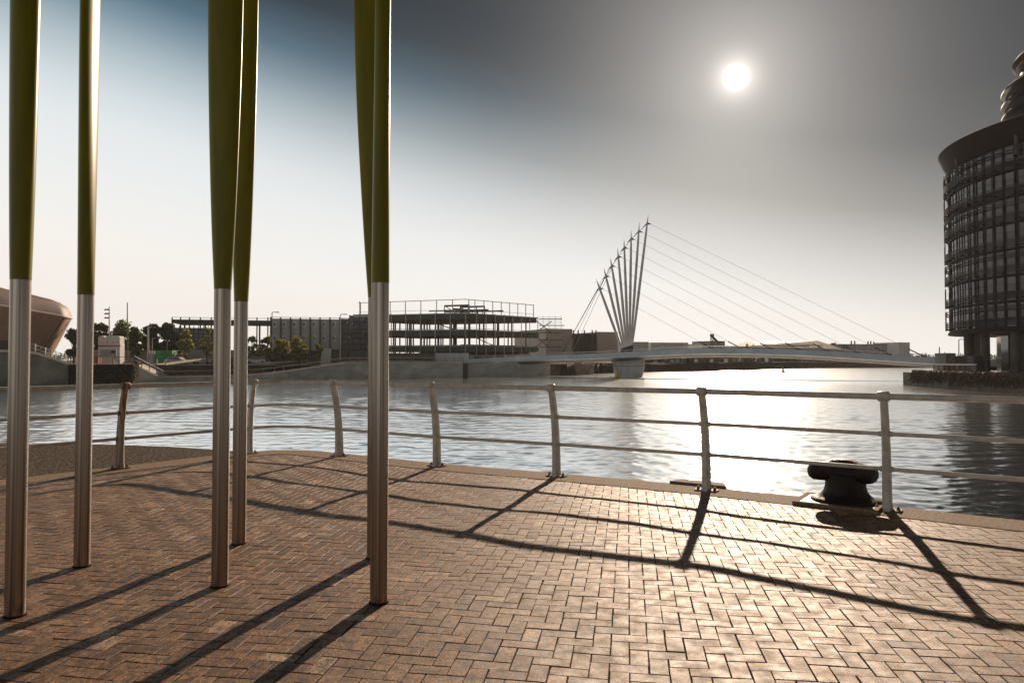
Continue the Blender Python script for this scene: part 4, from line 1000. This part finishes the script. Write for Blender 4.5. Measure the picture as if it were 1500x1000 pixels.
# ---------------------------------------------------------------- tan sheds and far industry
ts = empty('tan_shed', W(800, 526, 205), 'large plain tan shed behind the bridge, left part with a dark scaffolded bay', 'shed')
bar(800, 838.5, 481.5, 524, 205, 208, 25, 'wall', M['tan'], ts); bar(875, 905, 486, 524, 211, 213, 25, 'wall', M['tan'], ts)
bar(838.6, 874.9, 488.5, 524, 209, 212, 20, 'scaffolded_bay', M['steel_dark'], ts)
for x in (840, 847, 856, 867.5, 873): MB().beam(W(x, 524, 208), W(x, 483.5, 208), .35).build('bay_column', M['brown'], ts)
for y in (493, 500, 507, 514): bar(839, 874.5, y, y + .8, 208.3, 211.3, .3, 'bay_beam', M['brown'], ts)
far = [('pale_warehouse', 922, 950, 502, 527, 330, 'paleshed', 'small pale flat warehouse just right of the bridge masts'),
       ('flat_warehouse', 953.5, 1008, 503, 527, 340, 'paleshed', 'long pale flat warehouse right of the bridge masts'),
       ('low_warehouse', 1028, 1062, 504.5, 527, 380, 'paleshed', 'low pale works building beside the conveyor tower'),
       ('works_block', 1046, 1062, 500.5, 505, 378, 'bluegrey', 'small grey works block at the foot of the conveyor'),
       ('wide_shed', 1062, 1110, 507.5, 527, 400, 'paleshed', 'very low pale shed behind the person on the bridge'),
       ('grey_warehouse', 1212, 1316, 505, 530, 420, 'bluegrey', 'long grey warehouse with chimneys behind the right of the bridge'),
       ('pale_silo', 1317, 1333, 502.5, 530, 415, 'paleshed', 'pale stepped silo block at the end of the grey warehouse'),
       ('riverside_shed', 948, 972, 522.5, 532, 215, 'brown', 'dark open fronted shed on the far bank nearest the pier'),
       ('riverside_shed', 975, 994, 523, 532, 216, 'bluegrey', 'dark shed with a white door on the far bank'),
       ('riverside_shed', 995, 1008, 519.5, 532, 217, 'gpanel', 'pale grey block on the far bank between the dark sheds'),
       ('riverside_shed', 1008.5, 1030, 520.5, 532, 219, 'brown', 'brown lattice fronted shed on the far bank'),
       ('riverside_shed', 1032, 1052, 521, 532, 222, 'rustred', 'rust coloured shed on the far bank below the conveyor'),
       ('riverside_shed', 1053, 1073, 520.5, 532, 225, 'bluegrey', 'grey ribbed shed on the far bank below the person on the bridge'),
       ('riverside_shed', 1088, 1112, 521.5, 532, 240, 'rustred', 'reddish shed on the far bank left of the trees'),
       ('riverside_shed', 1113, 1132, 519.5, 532, 245, 'bluegrey', 'blue grey shed on the far bank under the trapezoid roof')]
for nm, x0, x1, y0, y1, Y, mt, lab in far:
    poly = fp(x0, Y, x1, Y + 3, 18); z1 = zt(y0, Y); e = empty(nm, (poly[0].x, poly[0].y, LZ), lab, 'building')
    MB().prism([tuple(p) for p in poly], LZ, z1).build('wall', M[mt], e)
    d = (poly[1] - poly[0]); ln = d.length; d.normalize()
    inset = [tuple(Vector(p)) for p in poly]
    if Y > 300:
        cxp = sum((Vector(p) for p in poly), Vector((0, 0))) / 4
        MB().prism([tuple(cxp + (Vector(p) - cxp) * 1.01) for p in poly], z1, z1 + .5).build('roof', M['brown' if mt == 'bluegrey' else 'gpanel'], e)
        nrib = max(3, int(ln / 7))
        mb = MB()
        for k in range(nrib): q_ = poly[0] + d * (ln * (k + .5) / nrib); mb.box(q_.x - .2, q_.y - .3, LZ, q_.x + .2, q_.y + .1, z1 - .3)
        mb.build('wall_rib', M['gpanel'], e)
    else:
        MB().prism([(poly[0].x - .2, poly[0].y - .8), (poly[1].x + .2, poly[1].y - .8), (poly[2].x + .2, poly[2].y), (poly[3].x - .2, poly[3].y)], z1, z1 + .3).build('roof', M['gpanel'], e)
        for k in range(3):
            q_ = poly[0] + d * ln * (.06 + k * .33); q2 = q_ + d * ln * .24
            MB().prism([(q_.x, q_.y - .15), (q2.x, q2.y - .15), (q2.x, q2.y + .1), (q_.x, q_.y + .1)], LZ + .05, z1 - .8 - .4 * rng.rand()).build('door', [M['steel_dark'], M['white'], M['hoard']][(k + int(x0)) % 3 if k == 1 else 0], e)
for k, (x, y, Y, lab) in enumerate(((1247, 499.5, 424, 'left chimney of the close left pair on the grey warehouse'), (1252, 499.5, 424, 'right chimney of the close left pair on the grey warehouse'), (1271.5, 500, 424, 'left chimney of the right-hand three on the grey warehouse'), (1275.5, 500, 424, 'middle chimney of the right-hand three on the grey warehouse'), (1280, 501, 424, 'right chimney of the right-hand three on the grey warehouse'), (1221, 502, 424, 'stubby vent at the left end of the grey warehouse roof'))):
    a = W(x, y, Y); tag(MB().lathe((a.x, Y, zt(505, 420)), [(.4 + (k == 5), 0), (.4 + (k == 5), a.z - zt(505, 420)), (.3, a.z - zt(505, 420) + .2)], 10).build('chimney_stack', M['brown'], origin=(a.x, Y, zt(505, 420))), lab, 'chimney', 'chimneys on the grey warehouse')
# trapezoid roof shed
tz = empty('trapezoid_roof_shed', W(1100, 526, 330), 'large shed with a wide brown hipped roof on the skyline behind the bridge', 'building')
pts_ = [W(1101, 505.5, 330), W(1111, 499.8, 332), W(1200, 498.5, 336), W(1224, 512, 334)]
mb = MB(); fr = [tuple(p) for p in pts_]; bk = [(p.x, p.y + 30, p.z) for p in pts_]
a, b_, c, d = pts_; lo = Vector((a.x - 1, a.y - 2, zt(505.5, 330))); 
mb.add([(a.x, 326, zt(506, 330)), (b_.x, 338, b_.z), (c.x, 338, c.z), (d.x, 326, zt(511.5, 330)), (a.x, 365, zt(506, 330)), (b_.x, 352, b_.z), (c.x, 352, c.z), (d.x, 365, zt(511.5, 330))], [(0, 3, 2, 1), (1, 2, 6, 5), (0, 1, 5, 4), (3, 7, 6, 2), (4, 5, 6, 7)])
mb.build('roof', M['brown'], tz)
for y0, y1, x1 in ((503.3, 504.6, 1190), (506.2, 508, 1186), (509.5, 511, 1195)):
    boxat('roof_light', 1104, x1, y0, y1, 325.5, .3, M['trim'], 0, 0, tz)
boxat('wall', 1104, 1222, 509, 530, 328, 30, M['bluegrey'], 0, 0, tz, z0=LZ)
for y in (505.2, 508.6): boxat('eaves_beam', 1102, 1206, y, y + 1.2, 325, .5, M['brown'], 0, 0, tz)
# conveyor tower
cv = empty('conveyor_tower', W(1042, 526, 370), 'brown lattice conveyor tower on the skyline behind the bridge', 'tower')
for x in (1041, 1044): MB().beam(W(x, 527, 370), W(x + .5, 491, 370), .45).build('leg', M['brown'], cv)
mb = MB()
for k in range(5): mb.beam(W(1041, 510 - k * 4, 370), W(1044, 506 - k * 4, 370), .25)
mb.build('lattice', M['brown'], cv)
MB().beam(W(1042, 491.5, 370), W(1054, 503.5, 370), 1.1, 1.0).build('conveyor', M['brown'], cv)
for x in (1047, 1050): MB().beam(W(x, 505, 370), W(x, 496 + (x - 1047) * 1.2, 370), .3).build('strut', M['brown'], cv)
MB().lathe(W(1043, 491, 370), [(.9, -1), (1.2, 0), (.8, .7), (.2, .9)], 10).build('drive_head', M['brown'], cv)
# hoops on the far bank
for k, x in enumerate((1094, 1118)):
    c = W(x, 527, 238); mb = MB(); mb.tube([c + Vector((-2.6, 0, -.5)), c + Vector((-2.0, 0, 1.0)), c + Vector((-.8, 0, 1.7)), c + Vector((.8, 0, 1.8))], .22, 6)
    tag(mb.build('white_hoop', M['white'], origin=c), ('left' if k == 0 else 'right') + ' white curved hoop on the far bank', 'hoop', 'curved hoops on the far bank')

# ---------------------------------------------------------------- footbridge
br = empty('footbridge', W(920, 552, 146), 'curved cable stayed swing footbridge with a fan of eight leaning masts', 'bridge')
# deck centre line (px, py of parapet top, Y)
dk = [(686, 526.5, 160), (740, 523.2, 155), (800, 520.2, 151), (860, 518.2, 148), (920, 515.5, 145), (985, 511.8, 142), (1050, 510.0, 139), (1120, 510.6, 136), (1200, 513.4, 132), (1290, 518.8, 127), (1390, 524.5, 121), (1470, 527, 117)]
cl = catmull([W(a, b_, c) for a, b_, c in dk], 8)
def dz_at(px):
    best = min(cl, key=lambda p: abs((p.x / p.y * FPX + CX) - px)); return best
secs = []
for i, p in enumerate(cl):
    a = cl[max(i - 1, 0)]; b_ = cl[min(i + 1, len(cl) - 1)]; d = Vector((b_.x - a.x, b_.y - a.y, 0)).normalized(); nn = Vector((-d.y, d.x, 0))
    secs.append((p, nn))
def off2(k, s, z): p, nn = secs[k]; return p + nn * s + Vector((0, 0, z))
rows_f = [[off2(i, -2.6, 0) for i in range(len(cl))], [off2(i, -2.75, -.95) for i in range(len(cl))]]
rr_ = [[off2(i, s, z) for i in range(len(cl))] for s, z in ((-2.45, -.75), (-2.45, -.02), (-2.7, -.02), (-2.85, -1.05), (-2.35, -1.22))]
MB().loft([[tuple(q_) for q_ in r_] for r_ in rr_][::-1]).build('fascia', M['deck'], br, smooth=True, angle=30)
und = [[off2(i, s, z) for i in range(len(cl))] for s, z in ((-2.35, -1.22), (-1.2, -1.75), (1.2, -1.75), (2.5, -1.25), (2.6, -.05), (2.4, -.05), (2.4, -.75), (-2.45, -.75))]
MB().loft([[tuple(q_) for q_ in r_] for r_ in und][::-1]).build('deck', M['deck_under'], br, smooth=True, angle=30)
MB().tube([off2(i, -2.55, .38) for i in range(len(cl))], .04, 5).build('handrail', M['mast'], br)
MB().tube([off2(i, 2.5, .38) for i in range(len(cl))], .04, 5).build('handrail', M['mast'], br)
bpst = MB().box(-.04, -.04, 0, .04, .04, .4).build('baluster', M['mast'], br, local=True); ff = True
for i in range(0, len(cl), 2):
    c = bpst if ff else copy_tree(bpst, br); ff = False; c.location = off2(i, -2.55, -.02) - ROOT[br.name]
# pier
pc_ = W(921, 552, 147.5); mb = MB()
mb.lathe((pc_.x, pc_.y, 0), [(2.75, -4), (2.75, -1.9), (2.95, -1.4), (3.15, -.6), (3.2, .4), (3.2, 1.55)], 40)
mb.build('pier', M['pier'], br, smooth=True, angle=50)
MB().lathe((pc_.x, pc_.y, 0), [(3.23, .1), (3.26, .12), (3.26, .2), (3.23, .22)], 40).build('pier_band', M['conc_d'], br)
# masts
tops = [(873.4, 408.8), (884.5, 392.6), (894, 377.5), (904.5, 363.5), (914, 350.5), (924.7, 338), (936.6, 326), (949.6, 314.8)]
hubs = [(877.7, 422.9), (886.6, 405), (896.2, 390), (905.2, 376.5), (914.8, 363.5), (924.8, 350.5), (935.6, 339.6), (948, 327.8)]
bases = [(911.5, 512.5), (914, 511.5), (916, 510.8), (918, 510), (920, 509.4), (922, 508.8), (924, 508.2), (926, 507.6)]
lands = [1044, 1086, 1129, 1170.7, 1214, 1258, 1302, 1349]
HUB = []
for k in range(8):
    Yb = 148.0 - k * .25; Yt = 148.8 - k * .25 + (k - 3.5) * .0
    bz = W(*bases[k], Yb); tp = W(*tops[k], Yt); h_ = W(*hubs[k], Yt); HUB.append(h_)
    axis = (tp - bz); ln = axis.length; axis.normalize(); pts_ = [bz + axis * ln * f for f in (0, .03, .12, .4, .7, .86, .93, 1)]
    m_o = MB().tube(pts_, [.10, .16, .24, .29, .26, .21, .15, .02], 10).build('mast', M['mast'], br, smooth=True)
    hh2 = bz + axis * (h_ - bz).dot(axis)
    sp = MB(); side = Vector((1, 0, 0))
    for dx, dz_ in ((-.95, -.8), (.95, -.1)):
        sp.add([hh2 + Vector((0, -.18, .3)), hh2 + Vector((0, .18, .3)), hh2 + Vector((0, 0, -.2)), hh2 + Vector((dx, 0, dz_))], [(0, 3, 1), (1, 3, 2), (2, 3, 0), (0, 1, 2)])
    sp.build('cable_bracket', M['steel_dark'], m_o)
    HUB[k] = hh2
    dkp = dz_at(lands[k]) + Vector((0, 0, .1)); MB().tube([hh2 + Vector((.5, 0, 0)), dkp], .025, 5).build('cable', M['cable'], br)
    u3 = (dkp - hh2).normalized(); MB().tube([dkp - u3 * 2.6, dkp - u3 * .2], .10, 6).build('cable_anchor', M['steel_dark'], br)
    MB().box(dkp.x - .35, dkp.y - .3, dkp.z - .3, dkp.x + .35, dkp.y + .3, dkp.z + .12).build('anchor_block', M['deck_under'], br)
for k in range(7): MB().tube([HUB[k], HUB[k + 1]], .05, 5).build('tie_cable', M['steel_dark'], br)
for k, px in enumerate((820, 826, 833, 841)):
    dkp = dz_at(px) + Vector((0, 0, .1)); MB().tube([HUB[k] + Vector((-.4, 0, -.2)), dkp], .04 if k else .06, 5).build('backstay', M['cable' if k else 'steel_dark'], br)
bb = MB()
for k in range(8):
    p = W(bases[k][0] - 1.2, bases[k][1] + 2.5, 147.5 - k * .25); bb.add([p + Vector((-.3, -.25, -.5)), p + Vector((.35, -.25, -.5)), p + Vector((.35, .35, -.5)), p + Vector((-.3, .35, -.5)), p + Vector((-.05, 0, .55)), p + Vector((.35, 0, .75))], [(0, 1, 5, 4), (1, 2, 5), (2, 3, 4, 5), (3, 0, 4), (3, 2, 1, 0)])
bb.build('mast_shoes', M['steel_dark'], br)
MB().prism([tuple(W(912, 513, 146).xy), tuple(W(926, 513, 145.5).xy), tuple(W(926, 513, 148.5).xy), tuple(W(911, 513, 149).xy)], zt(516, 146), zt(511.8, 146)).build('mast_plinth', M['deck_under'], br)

# person on the bridge, one continuous skinned figure
bp_ = dz_at(1093); base = Vector((bp_.x, bp_.y - .6, bp_.z - .75))
jt = {'pel': (0, 0, .95), 'che': (0, .02, 1.3), 'nec': (0, .02, 1.5), 'hd': (0, 0, 1.62), 'ht': (0, 0, 1.78), 'ls': (-.2, .02, 1.42), 'le': (-.26, 0, 1.15), 'lh': (-.15, -.18, .98), 'rs': (.2, .02, 1.42), 're': (.26, 0, 1.15), 'rh': (.16, -.18, .98), 'lk': (-.1, -.05, .5), 'lf': (-.11, .08, .06), 'lt': (-.12, -.1, .03), 'rk': (.1, -.1, .5), 'rf': (.12, -.1, .06), 'rt': (.12, -.3, .03)}
rad = {'pel': .15, 'che': .17, 'nec': .06, 'hd': .1, 'ht': .07, 'ls': .07, 'le': .05, 'lh': .035, 'rs': .07, 're': .05, 'rh': .035, 'lk': .075, 'lf': .05, 'lt': .04, 'rk': .075, 'rf': .05, 'rt': .04}
keys = list(jt); ed = [('pel', 'che'), ('che', 'nec'), ('nec', 'hd'), ('hd', 'ht'), ('che', 'ls'), ('ls', 'le'), ('le', 'lh'), ('che', 'rs'), ('rs', 're'), ('re', 'rh'), ('pel', 'lk'), ('lk', 'lf'), ('lf', 'lt'), ('pel', 'rk'), ('rk', 'rf'), ('rf', 'rt')]
me = bpy.data.meshes.new('person'); me.from_pydata([jt[k] for k in keys], [(keys.index(a), keys.index(b_)) for a, b_ in ed], []); me.materials.append(M['cloth'])
po = bpy.data.objects.new('person', me); col.objects.link(po); po.location = base; tag(po, 'person in dark clothes walking across the footbridge', 'person')
sk = po.modifiers.new('skin', 'SKIN')
for v, k in zip(me.skin_vertices[0].data, keys): v.radius = (rad[k], rad[k])
me.skin_vertices[0].data[0].use_root = True
po.modifiers.new('sub', 'SUBSURF').render_levels = 1

# buoys
def buoy(px, py, s, lab, top=True):
    p = GW(px, py); e = empty('navigation_buoy', (p.x, p.y, ZW), lab, 'buoy', 'yellow buoys')
    MB().lathe((p.x, p.y, ZW), [(.55 * s, -.3), (.75 * s, 0), (.75 * s, .25 * s), (.5 * s, .4 * s)], 16).build('float', M['yellow'], e, smooth=True)
    MB().lathe((p.x, p.y, ZW + .4 * s), [(.42 * s, 0), (.30 * s, .7 * s), (.22 * s, 1.3 * s), (.08 * s, 1.45 * s)], 10).build('tower', M['yellow'], e)
    MB().beam((p.x, p.y, ZW + 1.8 * s), (p.x, p.y, ZW + 2.6 * s), .12 * s).build('top_mark', M['steel_dark'], e)
buoy(904, 553.5, .78, 'yellow buoy floating in front of the bridge pier')
buoy(1147, 545.5, .8, 'yellow buoy floating out on the sunlit water')

# ---------------------------------------------------------------- round glass building (right)
az = math.atan2(W(1392.5, 526, 1).x, 1); RB = 20.0
T_ = 122.0; al = math.asin(RB / math.hypot(T_, RB)); D_ = math.hypot(T_, RB); caz = az + al
BC = Vector((D_ * math.sin(caz), D_ * math.cos(caz), 0))
rb = empty('round_building', (BC.x, BC.y, -.2), 'tall dark round glass building with louvres and overhanging roof at the right edge', 'building')
toward = math.atan2(-BC.y, -BC.x)        # direction to the camera
def arc(r, a0, a1, n): return [(BC.x + r * math.cos(toward + a0 + (a1 - a0) * k / n), BC.y + r * math.sin(toward + a0 + (a1 - a0) * k / n)) for k in range(n + 1)]
A0, A1 = R(-125), R(125)
zb_, zt_ = 5.35, 28.0; nst = 7; fh = (zt_ - zb_) / nst
MB().lathe((BC.x, BC.y, 0), [(RB - .9, zb_ - .3), (RB - .9, zt_)], 72).build('core', M['glassdark'], rb)
nb_ = 56
for s_ in range(nst):
    z0 = zb_ + s_ * fh; z1 = z0 + fh
    mb = MB(); a_ = arc(RB - .15, A0, A1, nb_)
    for k in range(nb_):
        j = rng.normal(0, .02); p, q_ = a_[k], a_[k + 1]
        for zz0, zz1 in ((z0 + .3, z0 + 1.15), (z0 + 1.21, z0 + 2.3), (z0 + 2.36, z1 - .05)):
            mb.add([(p[0], p[1], zz0), (q_[0], q_[1], zz0), (q_[0] * (1 + j * .004), q_[1], zz1), (p[0], p[1] * (1 + j * .004), zz1)], [(0, 1, 2, 3)])
    gl = mb.build('glazing_band', M['glazing'], rb)
    mb = MB(); a_ = arc(RB, A0, A1, nb_)
    for k in range(0, nb_ + 1): mb.beam((a_[k][0], a_[k][1], z0), (a_[k][0], a_[k][1], z1), .08, .22)
    mb.build('mullion_frame', M['glassdark'], gl)
    mb = MB()
    ro_, ri_ = arc(RB + .12, A0, A1, 72), arc(RB - .9, A0, A1, 72)
    mb.loft([[(x, y, z0 - .02) for x, y in ri_], [(x, y, z0 - .02) for x, y in ro_], [(x, y, z0 + .26) for x, y in ro_], [(x, y, z0 + .26) for x, y in ri_]])
    mb.build('floor_band', M['glassdark'], gl)
    mb = MB()
    for zl in (z0 + .62, z0 + .86, z0 + 1.10, z0 + 1.34, z1 - .75, z1 - .42):
        o1, o2 = arc(RB + .62, A0, A1, 72), arc(RB + .34, A0, A1, 72)
        if zl > z1 - 1 and s_ % 2: continue
        mb.loft([[(x, y, zl) for x, y in o2], [(x, y, zl - .05) for x, y in o1], [(x, y, zl + .03) for x, y in o1], [(x, y, zl + .05) for x, y in o2], [(x, y, zl) for x, y in o2]])
    mb.build('louvre_screen', M['louvre'], gl)
    a_ = arc(RB + .58, R(-112), R(8), 13); b2_ = arc(RB, R(-112), R(8), 13)
    for k in range(14):
        mb = MB(); mb.beam((*a_[k], z0 + .3), (*a_[k], z1 - .2), .10); mb.beam((*b2_[k], z0 + .45), (*a_[k], z0 + .45), .12)
        mb.build('louvre_bracket', M['louvre'], gl)
MB().lathe((BC.x, BC.y, 0), [(RB + .3, zb_ - .35), (RB + .3, zb_ - .02), (RB - 1, zb_ - .01)], 72).build('soffit', M['roofdark'], rb)
MB().lathe((BC.x, BC.y, 0), [(RB - .4, zt_ - .1), (RB + .1, zt_ + .2), (RB + 1.15, zt_ + 2.5), (RB + 1.25, zt_ + 2.8), (RB + 1.0, zt_ + 2.95), (RB - 6, zt_ + 3.7)], 96).build('roof', M['roofdark'], rb, smooth=True, angle=25)
for k in range(7):
    x, y = arc(RB + .25, R(-120), R(60), 6)[k]; MB().tube([(x, y, zt_ - 1.5), (x, y, zt_ + 2.4)], .22, 8).build('roof_prop', M['underconc'], rb)
# upper drum and top disc
r2 = 12.9
MB().lathe((BC.x, BC.y, 0), [(r2, 31), (r2, 39.4), (r2 - 1.5, 39.8)], 72).build('upper_drum', M['glassdark'], rb, smooth=True, angle=30)
for z in (33.2, 34.9, 36.6, 38.3): MB().lathe((BC.x, BC.y, 0), [(r2 + .05, z), (r2 + .55, z + .25), (r2 + .55, z + .5), (r2 + .05, z + 1.0)], 72).build('drum_fin', M['glassdark'], rb, smooth=True, angle=25)
MB().lathe((BC.x, BC.y, 0), [(r2 - 1.7, 39.7), (r2 - 1.7, 42.2)], 48).build('lantern', M['glassdark'], rb)
MB().lathe((BC.x, BC.y, 0), [(r2 - 1.8, 41.9), (r2 - 1.2, 42.1), (r2 - .8, 42.7), (r2 - 1.1, 43.2), (2, 44.2)], 72).build('top_disc', M['roofdark'], rb, smooth=True, angle=30)
# undercroft columns
for a_deg in (-67, -52, -36, -18, 0, 20, 42): 
    x, y = arc(RB - 1.6, R(a_deg), R(a_deg) + .01, 1)[0]; MB().tube([(x, y, -.2), (x, y, zb_ - .2)], .55, 14).build('column', M['underconc'], rb, smooth=True)
x, y = arc(RB - 3.0, R(-66), R(-60), 1)[0]
MB().tube([(x, y, -.2), (x, y, zb_ - .2)], 1.1, 4).build('wall_pier', M['underconc'], rb)
MB().lathe((BC.x, BC.y, 0), [(RB - 5.5, -.2), (RB - 5.5, zb_ - .2)], 40).build('ground_floor_wall', M['glazing'], rb)

# quay under the round building
qp = [GW(1351, 565.5), GW(1400, 569), GW(1450, 571.5), GW(1500, 574), GW(1640, 580)]
ex_ = [Vector((95, 66, 0)), Vector((150, 60, 0)), Vector((150, 150, 0)), Vector((84, 124, 0)), Vector((66, 116, 0)), Vector((54.5, 100, 0))]
poly = [(p.x, p.y) for p in qp] + [(p.x, p.y) for p in ex_]
o = MB().prism(poly, -4, -.2).build('far_quay', M['quaywall']); tag(o, kind='structure')
# rope matting and tyres hanging on the quay face
rf = empty('rope_fender', (qp[0].x, qp[0].y, ZW), 'ragged weedy rope fender draped along the quay below the round building', 'fender')
face = [ex_[-1] + Vector((.4, -2.2, 0))] + qp[:4]; mb = MB(); fpts = catmull([(p.x, p.y - .15, 0) for p in face], 26)
for i, p in enumerate(fpts):
    for _ in range(4):
        q_ = p + Vector((rng.normal(0, .2), rng.normal(0, .12) - .1, 0)); z = -.15 + rng.rand() * .25; ln = .5 + rng.rand() * 1.3
        mb.tube([q_ + Vector((0, .35, z)), q_ + Vector((rng.normal(0, .1), -.12, z - .12)), q_ + Vector((rng.normal(0, .35), -.22, z - ln * .6)), q_ + Vector((rng.normal(0, .5), -.12, z - ln))], [.10, .13, .11, .05], 5)
mb.build('rope_strands', M['rope'], rf)
for i in range(6, len(fpts), 11):
    p = fpts[i]; a = p + Vector((-.5, -.3, -.8)); b2 = p + Vector((.5, -.3, -1.3 + (i % 3) * .3)); MB().tube([a, (a + b2) / 2 + Vector((0, -.05, -.25)), b2], .12, 6).build('hose_loop', M['rubber'], rf)
# barrier with seats on the far quay
bq_ = empty('quay_barrier', W(1369, 545, 92), 'pale topped railing with maroon panels on the quay edge below the round building', 'barrier')
P0, P1 = W(1368, 533.5, 96.5), W(1430, 534, 89)
MB().beam(P0, P1, .22, .16).build('top_rail', M['trim'], bq_)
for k in range(9):
    p = P0.lerp(P1, k / 8); MB().beam((p.x, p.y, -.2), (p.x, p.y, p.z), .12).build('post', M['steel_dark'], bq_)
    if k < 8:
        q_ = P0.lerp(P1, (k + 1) / 8)
        if 2 <= k <= 6: 
            MB().prism([(p.x + .08, p.y), (q_.x - .08, q_.y), (q_.x - .08, q_.y + .06), (p.x + .08, p.y + .06)], .05, p.z - .15).build('panel', M['maroon'] if k < 4 else M['hoard'], bq_)
        else:
            mb = MB()
            for zz_ in (.0, .2, .4, .6): mb.beam((p.x, p.y, zz_), (q_.x, q_.y, zz_), .05)
            mb.build('bar_panel', M['rail'], bq_)
# small dark hut behind
boxat('quay_hut', 1386, 1400, 517, 536, 112, 3, M['conc_d'], 'dark low hut behind the barrier where the bridge lands', 'hut', z0=-.2)
boxat('glass_kiosk', 1417, 1440, 521, 544, 92, 2.5, M['glazing'], 'dark glass kiosk under the round building', 'kiosk', z0=-.2)

# ---------------------------------------------------------------- haze
hz = MB().box(-790, -160, -5.0, 790, 800, 56).build('haze', M['white']); hz.data.materials.clear(); tag(hz, kind='stuff')
m = bpy.data.materials.new('haze'); m.use_nodes = True; t_ = m.node_tree; t_.nodes.clear()
pv = t_.nodes.new('ShaderNodeVolumePrincipled'); pv.inputs['Color'].default_value = (.95, .92, .90, 1); pv.inputs['Density'].default_value = .0002; pv.inputs['Anisotropy'].default_value = .1
oo = t_.nodes.new('ShaderNodeOutputMaterial'); t_.links.new(pv.outputs[0], oo.inputs['Volume']); hz.data.materials.append(m)
